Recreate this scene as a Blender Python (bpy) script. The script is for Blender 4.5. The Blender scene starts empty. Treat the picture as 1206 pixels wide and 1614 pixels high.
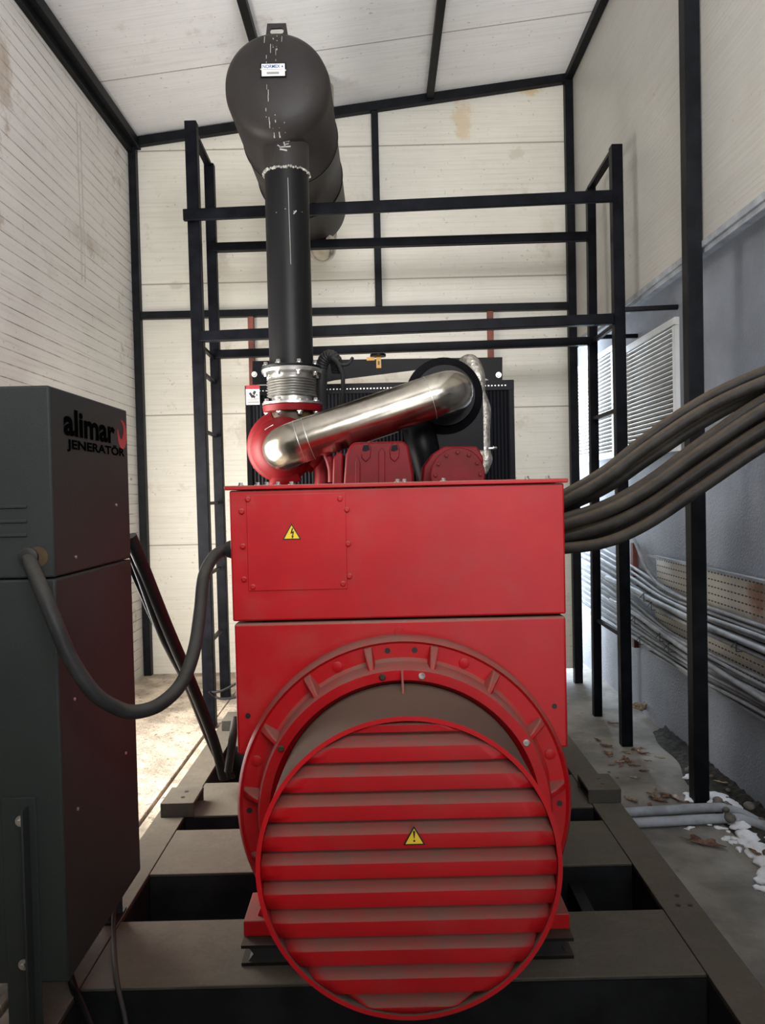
import bpy, bmesh, math, random
from mathutils import Vector, Matrix
random.seed(7)
S = bpy.context.scene
COL = S.collection
V = Vector
PI = math.pi

# ------------------------------------------------------------------ camera
F_PX = 1211.0
CAMZ = 1.70
PITCH, ROLL = math.radians(1.37), math.radians(-1.32)
RM = Matrix.Rotation(PI/2-PITCH, 4, 'X') @ Matrix.Rotation(ROLL, 4, 'Z')
cd = bpy.data.cameras.new('camera'); cam = bpy.data.objects.new('camera', cd); COL.objects.link(cam)
cam.matrix_world = Matrix.Translation((0, 0, CAMZ)) @ RM
cd.sensor_fit = 'VERTICAL'; cd.sensor_height = 32.0; cd.lens = F_PX/1614*32.0
cd.clip_start = 0.05; cd.clip_end = 200
S.camera = cam

def W(px, py, Y=None, X=None, Z=None):
    """point of the place seen at pixel (px, py) on the plane Y=, X= or Z="""
    d = RM.to_3x3() @ V(((px-603)/F_PX, -(py-807)/F_PX, -1))
    if Y is not None: t = Y/d.y
    elif X is not None: t = X/d.x
    else: t = (Z-CAMZ)/d.z
    return V((0, 0, CAMZ)) + d*t

# ------------------------------------------------------------------ world, lights, exposure
w = bpy.data.worlds.new('sky'); S.world = w; w.use_nodes = True
bg = w.node_tree.nodes['Background']
bg.inputs[0].default_value = (0.93, 0.96, 1.0, 1); bg.inputs[1].default_value = 2.5
sd = bpy.data.lights.new('sun', 'SUN'); sd.energy = 3.0; sd.angle = math.radians(4); sd.color = (1, .93, .82)
so = bpy.data.objects.new('sun', sd); COL.objects.link(so); so.rotation_euler = (math.radians(38), 0, math.radians(160))
def area(name, loc, target, sx, sy, power, col):
    ld = bpy.data.lights.new(name, 'AREA'); ld.shape = 'RECTANGLE'; ld.size = sx; ld.size_y = sy
    ld.energy = power; ld.color = col
    o = bpy.data.objects.new(name, ld); COL.objects.link(o); o.location = loc
    o.rotation_euler = (V(target)-V(loc)).to_track_quat('-Z', 'Y').to_euler(); return o
area('added_fill_left', (-2.0, 4.2, 1.5), (0.5, 5.6, 1.2), 1.6, 1.6, 80, (1, .94, .84))  # added lamp that brightens the left floor, set in the added wall opening
cl = area('added_fill_upper', (0.5, -1.3, 3.4), (-0.7, 5.0, 5.0), 2.6, 1.0, 98, (.97, .98, 1)); cl.data.spread = math.radians(115)  # added lamp to brighten roof and upper walls; no high window is built
area('rear_gap_daylight', (1.825, 7.6, 1.6), (0.2, 4.6, 1.2), .5, 3.0, 95, (.68, .84, 1))
S.view_settings.view_transform = 'Standard'; S.view_settings.look = 'None'
S.view_settings.gamma = 1; S.view_settings.use_curve_mapping = False
S.view_settings.exposure = 0.62

# ------------------------------------------------------------------ materials
def nn(nt, t, **k):
    n = nt.nodes.new(t)
    for a, b in k.items(): setattr(n, a, b)
    return n
def mixc(nt, fac, a, b):
    m = nn(nt, 'ShaderNodeMix', data_type='RGBA')
    for i, x in ((0, fac), (6, a), (7, b)):
        if hasattr(x, 'is_linked') or hasattr(x, 'node'): nt.links.new(x, m.inputs[i])
        elif isinstance(x, (int, float)): m.inputs[i].default_value = x
        else: m.inputs[i].default_value = (*x, 1)
    return m.outputs[2]
def mathn(nt, op, a, b=None, c=None, clamp=False):
    m = nn(nt, 'ShaderNodeMath', operation=op); m.use_clamp = clamp
    for i, x in enumerate((a, b, c)):
        if x is None: continue
        if isinstance(x, (int, float)): m.inputs[i].default_value = x
        else: nt.links.new(x, m.inputs[i])
    return m.outputs[0]
def ramp(nt, x, lo, hi):
    m = nn(nt, 'ShaderNodeMapRange', interpolation_type='SMOOTHSTEP')
    nt.links.new(x, m.inputs[0]); m.inputs[1].default_value = lo; m.inputs[2].default_value = hi
    return m.outputs[0]
def noise(nt, vec, scale, detail=4, rough=.6, stretch=None):
    if stretch:
        mp = nn(nt, 'ShaderNodeMapping'); mp.inputs['Scale'].default_value = stretch
        nt.links.new(vec, mp.inputs[0]); vec = mp.outputs[0]
    n = nn(nt, 'ShaderNodeTexNoise'); nt.links.new(vec, n.inputs['Vector'])
    n.inputs['Scale'].default_value = scale; n.inputs['Detail'].default_value = detail; n.inputs['Roughness'].default_value = rough
    return n.outputs[0]
def base_mat(name, rough=.5, metal=0):
    m = bpy.data.materials.new(name); m.use_nodes = True; nt = m.node_tree
    b = nt.nodes['Principled BSDF']; b.inputs['Roughness'].default_value = rough; b.inputs['Metallic'].default_value = metal
    geo = nn(nt, 'ShaderNodeNewGeometry')
    return m, nt, b, geo
def pm(name, col, rough=.5, metal=0, var=.12, scale=6, dust=0, dustcol=(.2, .15, .11), spots=None, spotlo=.6, spotscale=9,
       bump=0, bscale=80, stretch=None, coat=0, spec=.5, rvar=0):
    m, nt, b, geo = base_mat(name, rough, metal)
    P = geo.outputs['Position']
    n1 = noise(nt, P, scale, stretch=stretch)
    dark = tuple(c*(1-var*1.6) for c in col); lite = tuple(min(1, c*(1+var)) for c in col)
    c = mixc(nt, ramp(nt, n1, .3, .7), dark, lite)
    rough_s = None
    if spots:
        n2 = noise(nt, P, spotscale, 6, .7)
        c = mixc(nt, ramp(nt, n2, spotlo, spotlo+.12), c, spots)
    if dust:
        sx = nn(nt, 'ShaderNodeSeparateXYZ'); nt.links.new(geo.outputs['Normal'], sx.inputs[0])
        n3 = noise(nt, P, 7, 6, .65); n4 = noise(nt, P, 60, 3)
        f = mathn(nt, 'MULTIPLY', ramp(nt, sx.outputs[2], .12, .75), dust)
        f = mathn(nt, 'MULTIPLY', f, mathn(nt, 'ADD', mathn(nt, 'MULTIPLY', n3, .9), mathn(nt, 'MULTIPLY', n4, .7)), clamp=True)
        film = mathn(nt, 'MULTIPLY', ramp(nt, n3, .45, .75), .12*min(1, dust))
        f = mathn(nt, 'ADD', f, film, clamp=True)
        c = mixc(nt, f, c, dustcol)
        rough_s = mathn(nt, 'ADD', mathn(nt, 'MULTIPLY', f, .5), rough, clamp=True)
    if rvar and rough_s is None:
        rough_s = mathn(nt, 'ADD', mathn(nt, 'MULTIPLY', noise(nt, P, 14, 5, .7), rvar), rough-rvar/2, clamp=True)
    nt.links.new(c, b.inputs['Base Color'])
    if rough_s is not None: nt.links.new(rough_s, b.inputs['Roughness'])
    b.inputs['Coat Weight'].default_value = coat
    b.inputs['Specular IOR Level'].default_value = spec
    if bump:
        bn = nn(nt, 'ShaderNodeBump'); bn.inputs['Strength'].default_value = bump; bn.inputs['Distance'].default_value = .01
        nt.links.new(noise(nt, P, bscale, 4), bn.inputs['Height']); nt.links.new(bn.outputs[0], b.inputs['Normal'])
    return m
def panel_mat(name, col, axis, pitch, line=.25, dirt=(.32, .24, .16), dirtamt=.5, joint_axis=None, joints=(), rib_bump=.4, linecol=(.3, .25, .2), stains=()):
    """white sandwich panel: fine ribs running along one axis, dirt in the grooves, panel joints"""
    m, nt, b, geo = base_mat(name, .42)
    P = geo.outputs['Position']; sx = nn(nt, 'ShaderNodeSeparateXYZ'); nt.links.new(P, sx.inputs[0])
    a = sx.outputs[axis]
    fr = mathn(nt, 'FRACT', mathn(nt, 'DIVIDE', a, pitch))
    tri = mathn(nt, 'ABSOLUTE', mathn(nt, 'SUBTRACT', fr, .5))          # 0.5 at the groove
    g = ramp(nt, tri, .44, .49)
    n1 = noise(nt, P, 1.3, 5, .65)
    c = mixc(nt, ramp(nt, n1, .35, .7), col, tuple(x*.93 for x in col))
    st = (1.2, 1.2, 55) if axis == 2 else (1.2, 55, 1.2)
    sn = noise(nt, P, 1.0, 5, .7, stretch=st)
    c = mixc(nt, mathn(nt, 'MULTIPLY', ramp(nt, sn, .42, .62), .5), c, tuple(x*.84 for x in col))
    c = mixc(nt, mathn(nt, 'MULTIPLY', ramp(nt, sn, .58, .70), dirtamt*.35), c, dirt)
    nd = noise(nt, P, 3.2, 8, .72); nd2 = noise(nt, P, .55, 2)
    dmask = mathn(nt, 'MULTIPLY', ramp(nt, nd, .55, .68), mathn(nt, 'MULTIPLY', ramp(nt, nd2, .42, .6), dirtamt))
    c = mixc(nt, dmask, c, dirt)
    ns = noise(nt, P, 2.6, 5, .7)
    c = mixc(nt, mathn(nt, 'MULTIPLY', g, mathn(nt, 'MULTIPLY', ramp(nt, ns, .35, .65), line)), c, linecol)
    sp = noise(nt, P, 34, 3, .5)
    c = mixc(nt, mathn(nt, 'MULTIPLY', ramp(nt, sp, .68, .74), .6), c, dirt)
    if joint_axis is not None:
        ja = sx.outputs[joint_axis]
        for z in joints:
            j = mathn(nt, 'LESS_THAN', mathn(nt, 'ABSOLUTE', mathn(nt, 'SUBTRACT', ja, z)), .006)
            c = mixc(nt, mathn(nt, 'MULTIPLY', j, .75), c, (.2, .17, .13))
    for (sx_, sy_, sz_, rx_, rz_, sc_, am_) in stains:
        mp = nn(nt, 'ShaderNodeMapping', vector_type='POINT'); mp.inputs['Location'].default_value = (-sx_/rx_, -sy_/rx_, -sz_/rz_); mp.inputs['Scale'].default_value = (1/rx_, 1/rx_, 1/rz_)
        nt.links.new(P, mp.inputs[0]); ln = nn(nt, 'ShaderNodeVectorMath', operation='LENGTH'); nt.links.new(mp.outputs[0], ln.inputs[0])
        q = mathn(nt, 'ADD', ln.outputs['Value'], mathn(nt, 'MULTIPLY', mathn(nt, 'SUBTRACT', noise(nt, P, 11, 6, .75), .5), 2.6))
        c = mixc(nt, mathn(nt, 'MULTIPLY', mathn(nt, 'SUBTRACT', 1, ramp(nt, q, .35, 1.0)), am_), c, sc_)
    nt.links.new(c, b.inputs['Base Color'])
    bn = nn(nt, 'ShaderNodeBump'); bn.inputs['Strength'].default_value = rib_bump; bn.inputs['Distance'].default_value = .004
    nt.links.new(mathn(nt, 'SUBTRACT', 1, g), bn.inputs['Height']); nt.links.new(bn.outputs[0], b.inputs['Normal'])
    return m

M = {}
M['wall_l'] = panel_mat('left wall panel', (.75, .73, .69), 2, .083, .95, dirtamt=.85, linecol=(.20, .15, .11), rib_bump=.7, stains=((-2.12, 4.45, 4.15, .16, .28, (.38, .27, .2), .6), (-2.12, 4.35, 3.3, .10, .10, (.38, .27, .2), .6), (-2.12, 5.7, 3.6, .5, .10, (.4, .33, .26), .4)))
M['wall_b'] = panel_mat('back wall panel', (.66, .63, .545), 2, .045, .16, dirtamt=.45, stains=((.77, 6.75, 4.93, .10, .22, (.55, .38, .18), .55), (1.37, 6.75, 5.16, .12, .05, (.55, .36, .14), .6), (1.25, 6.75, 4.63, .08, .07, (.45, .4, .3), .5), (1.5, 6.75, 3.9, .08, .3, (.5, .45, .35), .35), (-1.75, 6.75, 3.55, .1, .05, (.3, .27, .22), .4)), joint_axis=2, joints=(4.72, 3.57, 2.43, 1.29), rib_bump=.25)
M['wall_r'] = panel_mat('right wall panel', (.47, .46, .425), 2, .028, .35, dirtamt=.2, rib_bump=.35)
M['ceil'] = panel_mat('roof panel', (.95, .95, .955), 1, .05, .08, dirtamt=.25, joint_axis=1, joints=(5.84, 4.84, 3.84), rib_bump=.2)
M['strip'] = pm('dusty white strip', (.5, .47, .42), .6)
M['stucco'] = pm('grey blue stucco', (.25, .27, .315), .75, var=.1, scale=2.2, bump=.9, bscale=70, spots=(.18, .19, .215), spotlo=.6, spotscale=1.5)
M['frame'] = pm('black steel section', (.006, .0068, .0085), .45, 0, var=.3, scale=9, spots=(.08, .07, .06), spotlo=.70, spotscale=22, bump=.1, spec=.12)
M['scaf'] = pm('black painted box section', (.0055, .006, .0085), .4, 0, var=.3, scale=9, spots=(.16, .15, .15), spotlo=.735, spotscale=26, spec=.06)
M['rust'] = pm('rust primer', (.20, .06, .04), .7, var=.3)
M['red'] = pm('red machine paint', (.43, .003, .007), .40, var=.07, scale=3, dust=1.0, spec=.4, bump=.03, bscale=30)
M['red_dusty'] = pm('dusty red paint', (.43, .004, .008), .40, var=.08, scale=3, dust=1.0, spec=.3, dustcol=(.21, .095, .075))
M['drum'] = pm('red paint under brown dust', (.50, .007, .012), .5, var=.08, scale=3, dust=1.7, spec=.2, dustcol=(.13, .092, .068))
M['red_eng'] = pm('dark red engine paint', (.16, .003, .006), .5, var=.12, scale=6, spec=.2)
M['skid'] = pm('dusty dark skid paint', (.055, .053, .045), .55, var=.18, scale=4, dust=1.0, dustcol=(.135, .118, .092), spots=(.085, .06, .038), spotlo=.58, spotscale=6, bump=.12, bscale=40, spec=.2)
M['web'] = pm('black skid web paint with hole shade', (.012, .013, .014), .6, var=.3, spec=.15)  # clean black paint, also standing in for deep shade in the skid holes
M['mount'] = pm('black rubber mount', (.008, .008, .008), .5, dust=.3, spec=.2)
M['cab'] = pm('charcoal green cabinet paint', (.024, .028, .026), .6, var=.06, scale=3, bump=.15, bscale=220, spec=.2)
M['logo_black'] = pm('black vinyl', (.0015, .0015, .0015), .9, var=0, spec=.0)
M['logo_red'] = pm('red vinyl', (.35, .01, .02), .5, var=0)
M['muf'] = pm('dark grey heat paint', (.028, .0245, .023), .50, var=.15, scale=3, spots=(.06, .052, .045), spotlo=.6, spotscale=3, bump=.08, spec=.2)
M['pipe'] = pm('black exhaust paint', (.009, .009, .010), .45, var=.3, scale=5, stretch=(1, 1, .15), spots=(.12, .12, .12), spotlo=.70, spotscale=20, spec=.2)
M['weld'] = pm('whitish weld scale', (.42, .40, .36), .7, var=.4, scale=60, bump=.5)
M['drip'] = pm('white paint drips', (.36, .34, .31), .7)
M['steel'] = pm('polished stainless tube', (.50, .455, .385), .22, 1, var=.16, scale=7, rvar=.18, spots=(.30, .26, .20), spotlo=.62, spotscale=6)
M['alu'] = pm('cast aluminium', (.52, .51, .49), .38, .9, var=.12, scale=20)
M['bolt'] = pm('zinc bolt', (.55, .53, .50), .35, .9, var=.1)
M['brown'] = pm('brown burnt manifold', (.06, .035, .012), .6, var=.3)
M['black'] = pm('black gloss paint', (.004, .004, .005), .4, var=.2, scale=8, spec=.08)
M['fins'] = None
M['foil'] = pm('wrapped heat sleeve', (.47, .44, .38), .38, .75, var=.25, scale=40, bump=.6, bscale=60)
M['white'] = pm('white paper', (.75, .74, .72), .6, var=.03)
M['blue'] = pm('blue print', (.02, .08, .30), .6, var=.0)
M['grey_print'] = pm('grey print', (.25, .24, .23), .6, var=0)
M['yellow'] = pm('yellow sticker', (.85, .60, .03), .4, var=.03)
M['sblack'] = pm('black sticker print', (.01, .008, .008), .45, var=0)
M['orange'] = pm('amber sticker', (.60, .30, .03), .5, var=.05)
M['hose'] = pm('dark corrugated hose', (.022, .022, .022), .5, var=.2, dust=.35, dustcol=(.12, .11, .09), spec=.2)
M['cable'] = pm('dusty black rubber cable', (.020, .018, .015), .55, var=.35, scale=12, dust=.6, spec=.25, dustcol=(.14, .105, .07), bump=.15)
M['cable_b'] = pm('black power cable', (.006, .006, .007), .5, var=.2, spec=.2)
M['conduit'] = pm('grey cable sheath', (.33, .35, .38), .6, var=.15, scale=10, spec=.25)
M['tie'] = pm('black nylon tie', (.01, .01, .012), .5)
M['snow'] = pm('snow', (.86, .88, .92), .7, var=.03, scale=20, bump=.5, bscale=30)
M['leaf'] = pm('dry brown leaf', (.20, .10, .055), .8, var=.5, scale=30)
M['leaf2'] = pm('pale dry leaf', (.36, .27, .18), .8, var=.4, scale=30)
M['dirt'] = pm('dark soil', (.028, .023, .018), .95, var=.6, scale=25, bump=1, bscale=50)
M['stone'] = pm('grey pebble', (.15, .13, .11), .85, var=.4, scale=14, bump=.4)
M['lwhite'] = pm('white louvre aluminium', (.72, .72, .71), .4, var=.05)
M['ldark'] = pm('brown interior behind louvre', (.10, .07, .055), .8)
M['floor_r'] = pm('grey concrete', (.235, .22, .195), .85, var=.30, scale=2.2, spots=(.15, .14, .125), spotlo=.56, spotscale=3.2, bump=.6, bscale=30)
M['floor_l'] = pm('beige rough concrete', (.46, .385, .30), .9, var=.3, scale=4, spots=(.17, .13, .09), spotlo=.54, spotscale=30, bump=1, bscale=45)
M['ground'] = pm('dark underfloor soil', (.05, .047, .04), .9, var=.3)

def fins_mat():
    m, nt, b, geo = base_mat('radiator core', .5)
    sx = nn(nt, 'ShaderNodeSeparateXYZ'); nt.links.new(geo.outputs['Position'], sx.inputs[0])
    fr = mathn(nt, 'ABSOLUTE', mathn(nt, 'SUBTRACT', mathn(nt, 'FRACT', mathn(nt, 'DIVIDE', sx.outputs[0], .022)), .5))
    c = mixc(nt, ramp(nt, fr, .2, .4), (.002, .002, .003), (.007, .008, .012)); b.inputs['Specular IOR Level'].default_value = .08
    nt.links.new(c, b.inputs['Base Color'])
    bn = nn(nt, 'ShaderNodeBump'); bn.inputs['Strength'].default_value = .8; bn.inputs['Distance'].default_value = .01
    nt.links.new(fr, bn.inputs['Height']); nt.links.new(bn.outputs[0], b.inputs['Normal'])
    return m
M['fins'] = fins_mat()
def tray_mat():
    m, nt, b, geo = base_mat('perforated galvanised tray', .45, .35)
    P = geo.outputs['Position']; sx = nn(nt, 'ShaderNodeSeparateXYZ'); nt.links.new(P, sx.inputs[0])
    fy = mathn(nt, 'ABSOLUTE', mathn(nt, 'SUBTRACT', mathn(nt, 'FRACT', mathn(nt, 'DIVIDE', sx.outputs[1], .042)), .5))
    fz = mathn(nt, 'ABSOLUTE', mathn(nt, 'SUBTRACT', mathn(nt, 'FRACT', mathn(nt, 'DIVIDE', sx.outputs[2], .042)), .5))
    hole = mathn(nt, 'MULTIPLY', mathn(nt, 'LESS_THAN', fy, .33), mathn(nt, 'LESS_THAN', fz, .10))
    c = mixc(nt, ramp(nt, noise(nt, P, 5), .3, .7), (.42, .40, .36), (.52, .50, .46))
    d = nn(nt, 'ShaderNodeVectorMath', operation='DISTANCE'); nt.links.new(P, d.inputs[0]); d.inputs[1].default_value = (1.92, 3.92, 1.13)
    rn = mathn(nt, 'ADD', d.outputs['Value'], mathn(nt, 'MULTIPLY', noise(nt, P, 14), .14))
    c = mixc(nt, mathn(nt, 'SUBTRACT', 1, ramp(nt, rn, .10, .24)), c, (.24, .10, .05))
    c = mixc(nt, hole, c, (.02, .02, .022))
    nt.links.new(c, b.inputs['Base Color'])
    return m
M['tray'] = tray_mat()

# ------------------------------------------------------------------ mesh builder
class MB:
    def __init__(s): s.v = []; s.f = []
    def add(s, vs, fs):
        n = len(s.v); s.v += [V(v) for v in vs]; s.f += [tuple(i+n for i in f) for f in fs]; return s
    def obox(s, c, ax, ay, az):
        c = V(c); vs = [c+ax*i+ay*j+az*k for i in (-1, 1) for j in (-1, 1) for k in (-1, 1)]
        return s.add(vs, [(0, 1, 3, 2), (4, 6, 7, 5), (0, 4, 5, 1), (2, 3, 7, 6), (0, 2, 6, 4), (1, 5, 7, 3)])
    def box(s, x0, x1, y0, y1, z0, z1):
        return s.obox(((x0+x1)/2, (y0+y1)/2, (z0+z1)/2), V((abs(x1-x0)/2, 0, 0)), V((0, abs(y1-y0)/2, 0)), V((0, 0, abs(z1-z0)/2)))
    def bar(s, p0, p1, w, h, up=(0, 0, 1)):
        p0, p1 = V(p0), V(p1); d = p1-p0; u = V(up)
        if abs(d.normalized().dot(u)) > .95: u = V((0, 1, 0))
        side = d.cross(u).normalized(); u = side.cross(d).normalized()
        return s.obox((p0+p1)/2, d/2, side*w/2, u*h/2)
    def frame_of(s, d):
        d = V(d).normalized(); a = V((0, 0, 1)) if abs(d.z) < .9 else V((1, 0, 0))
        x = d.cross(a).normalized(); return x, d.cross(x).normalized(), d
    def lathe(s, o, axis, prof, seg=48, cap0=False, cap1=False, a0=0, a1=2*PI):
        x, y, d = s.frame_of(axis); o = V(o); n = len(s.v); full = abs(a1-a0-2*PI) < 1e-6
        m = seg if full else seg+1
        for r, t in prof:
            for i in range(m):
                a = a0+(a1-a0)*i/seg; s.v.append(o+d*t+(x*math.cos(a)+y*math.sin(a))*r)
        for k in range(len(prof)-1):
            for i in range(seg):
                j = (i+1) % m; s.f.append((n+k*m+i, n+k*m+j, n+(k+1)*m+j, n+(k+1)*m+i))
        if cap0: s.f.append(tuple(n+i for i in range(m)))
        if cap1: s.f.append(tuple(n+(len(prof)-1)*m+i for i in reversed(range(m))))
        return s
    def cyl(s, p0, p1, r, r2=None, seg=24):
        p0, p1 = V(p0), V(p1); L = (p1-p0).length
        return s.lathe(p0, p1-p0, [(r, 0), (r if r2 is None else r2, L)], seg, True, True)
    def tube(s, pts, r, seg=14, sub=8, caps=True, spline=True, rib=None):
        pts = [V(p) for p in pts]
        rs = list(r) if hasattr(r, '__len__') else [r]*len(pts)
        if spline and len(pts) > 2:
            P = [pts[0]*2-pts[1]]+pts+[pts[-1]*2-pts[-2]]; out = []; ro = []
            for i in range(1, len(P)-2):
                a, b, c, d = P[i-1:i+3]
                for k in range(sub):
                    t = k/sub
                    out.append(.5*((2*b)+(-a+c)*t+(2*a-5*b+4*c-d)*t*t+(-a+3*b-3*c+d)*t**3)); ro.append(rs[i-1]*(1-t)+rs[i]*t)
            out.append(pts[-1]); ro.append(rs[-1]); pts, rs = out, ro
        x, y, d0 = s.frame_of(pts[1]-pts[0]); n = len(s.v); m = len(pts)
        for i, p in enumerate(pts):
            d = (pts[min(i+1, m-1)]-pts[max(i-1, 0)]).normalized()
            q = d0.rotation_difference(d); x = (q @ x); x = (x-d*x.dot(d)).normalized(); y = d.cross(x); d0 = d
            rr = rs[i]*(1+(rib*(1 if i % 2 else -1) if rib else 0))
            for k in range(seg):
                a = 2*PI*k/seg; s.v.append(p+(x*math.cos(a)+y*math.sin(a))*rr)
        for i in range(m-1):
            for k in range(seg):
                j = (k+1) % seg; s.f.append((n+i*seg+k, n+i*seg+j, n+(i+1)*seg+j, n+(i+1)*seg+k))
        if caps:
            s.f.append(tuple(n+k for k in reversed(range(seg)))); s.f.append(tuple(n+(m-1)*seg+k for k in range(seg)))
        return s
    def prism(s, poly, vec):
        poly = [V(p) for p in poly]; vec = V(vec); n = len(poly)
        fs = [tuple(range(n)), tuple(reversed(range(n, 2*n)))]+[(i, (i+1) % n, n+(i+1) % n, n+i) for i in range(n)]
        return s.add(poly+[p+vec for p in poly], fs)
    def bolt(s, p, d, r=.009, h=.008, washer=True):
        p = V(p); d = V(d).normalized()
        if washer: s.lathe(p, d, [(r*1.5, 0), (r*1.5, h*.25)], 16, True, True)
        return s.lathe(p, d, [(r, 0), (r, h), (r*.85, h*1.15)], 6, True, True)
    def sphere(s, c, r, seg=12, rings=8, sc=(1, 1, 1)):
        c = V(c); n = len(s.v)
        for i in range(rings+1):
            t = PI*i/rings
            for k in range(seg):
                a = 2*PI*k/seg; s.v.append(c+V((math.sin(t)*math.cos(a)*r*sc[0], math.sin(t)*math.sin(a)*r*sc[1], math.cos(t)*r*sc[2])))
        for i in range(rings):
            for k in range(seg):
                j = (k+1) % seg; s.f.append((n+i*seg+k, n+(i+1)*seg+k, n+(i+1)*seg+j, n+i*seg+j))
        return s
    def build(s, name, mat, parent=None, base=None, bevel=0, smooth=35, solid=0):
        b = V(base) if base is not None else (V(parent['_b']) if parent is not None and '_b' in parent else V((0, 0, 0)))
        me = bpy.data.meshes.new(name); me.from_pydata([v-b for v in s.v], [], s.f)
        bm = bmesh.new(); bm.from_mesh(me); bmesh.ops.remove_doubles(bm, verts=bm.verts, dist=1e-6)
        bmesh.ops.recalc_face_normals(bm, faces=bm.faces)
        bm.to_mesh(me); bm.free()
        for p in me.polygons: p.use_smooth = True
        me.set_sharp_from_angle(angle=math.radians(smooth))
        me.materials.append(M[mat])
        o = bpy.data.objects.new(name, me); COL.objects.link(o)
        if parent is not None: o.parent = parent; o['_b'] = list(b)
        else: o.location = b; o['_b'] = list(b)
        if bevel:
            md = o.modifiers.new('bevel', 'BEVEL'); md.width = bevel; md.segments = 2; md.limit_method = 'ANGLE'
        if solid:
            md = o.modifiers.new('solid', 'SOLIDIFY'); md.thickness = solid
        return o
def thing(name, label, cat, base, group=None):
    o = bpy.data.objects.new(name, None); COL.objects.link(o); o.location = base; o['_b'] = list(base)
    o.empty_display_size = .1
    o['label'] = label; o['category'] = cat
    if group: o['group'] = group
    return o
def tag(o, label, cat, group=None, kind=None):
    o['label'] = label; o['category'] = cat
    if group: o['group'] = group
    if kind: o['kind'] = kind
    return o
def struct(o, label=None):
    o['kind'] = 'structure'
    if label: o['label'] = label
    return o
def text_mesh(s, txt, origin, right, up, height, width=None, depth=.0015, bold=0.0, italic=0):
    """adds lettering to a mesh builder, origin = lower left, scaled to height / width"""
    cu = bpy.data.curves.new('t', 'FONT'); cu.body = txt; cu.size = 1; cu.offset = bold; cu.extrude = 0
    ob = bpy.data.objects.new('t', cu); COL.objects.link(ob)
    dg = bpy.context.evaluated_depsgraph_get(); me = bpy.data.meshes.new_from_object(ob.evaluated_get(dg))
    xs = [v.co.x for v in me.vertices]; ys = [v.co.y for v in me.vertices]
    x0, x1, y0, y1 = min(xs), max(xs), min(ys), max(ys)
    sy = height/(y1-y0); sx = width/(x1-x0) if width else sy
    right = V(right).normalized(); up = V(up).normalized(); nrm = right.cross(up)
    vs = [V(origin)+right*((v.co.x-x0)*sx+italic*(v.co.y-y0)*sy)+up*((v.co.y-y0)*sy)+nrm*depth for v in me.vertices]
    s.add(vs, [tuple(p.vertices) for p in me.polygons])
    bpy.data.objects.remove(ob); bpy.data.meshes.remove(me); bpy.data.curves.remove(cu)
    return s

# ================================================================== THE ROOM
XL, XR, XN, YB = -2.12, 1.72, 1.93, 6.75
YF = -1.6
def cz(x): return 4.796+(x+2.11)*.1237+.02
# floors
fb = MB().box(1.16, XN, YF, 12, -.15, 0); fb.box(XN, 3, YF, 12, -.15, 0)
fb.box(-1.16, 1.16, 5.3, 12, -.15, 0); fb.box(-1.16, 1.16, YF, 5.3, -.15, -.02)
struct(fb.build('floor', 'floor_r'), 'grey concrete floor')
fl = MB().box(XL-.1, -1.20, YF, YB, -.15, .155); fl.box(-1.19, -1.115, YF, 5.2, -.1, .145); fl.box(-1.20, 0.35, 5.28, YB, -.1, .15)
struct(fl.build('floor', 'floor_l', bevel=.006), 'raised beige concrete slab by left wall')
# walls
lw = MB()
lw.prism([(XL, YF, cz(XL)+.05), (XL, YB+.05, cz(XL)+.05), (XL, YB+.05, .0), (XL, 5.0, 0), (XL, 5.0, 2.15), (XL, 3.3, 2.15), (XL, 3.3, 0), (XL, YF, 0)], (-.06, 0, 0))  # hidden opening behind the cabinet, added to let daylight in
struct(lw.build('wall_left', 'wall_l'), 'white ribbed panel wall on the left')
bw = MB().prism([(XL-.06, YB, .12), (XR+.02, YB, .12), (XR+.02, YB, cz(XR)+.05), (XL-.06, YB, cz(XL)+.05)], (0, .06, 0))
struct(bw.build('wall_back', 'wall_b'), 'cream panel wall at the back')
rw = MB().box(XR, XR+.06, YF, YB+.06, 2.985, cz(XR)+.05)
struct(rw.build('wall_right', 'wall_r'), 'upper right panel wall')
nb = MB().box(XN, XN+.25, YF, 12, 0, 3.6)
struct(nb.build('wall_right', 'stucco'), 'blue grey stucco wall of the neighbouring building')
fw = MB().box(XL-.06, .6, YF-.06, YF, -.1, 5.3).box(.6, XR+.06, YF-.06, YF, 1.9, 5.3).box(1.5, XR+.06, YF-.06, YF, 0, 1.9)  # unseen wall; its opening is added and sized to admit daylight
struct(fw.build('wall_front', 'wall_b'), 'panel wall behind the camera with an added daylight opening')
ce = MB().prism([(XL-.1, YF, cz(XL)), (XR+.08, YF, cz(XR)), (XR+.08, YF, cz(XR)+.06), (XL-.1, YF, cz(XL)+.06)], (0, YB+.1-YF, 0))
struct(ce.build('ceiling', 'ceil'), 'white sloping panel roof')
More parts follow.
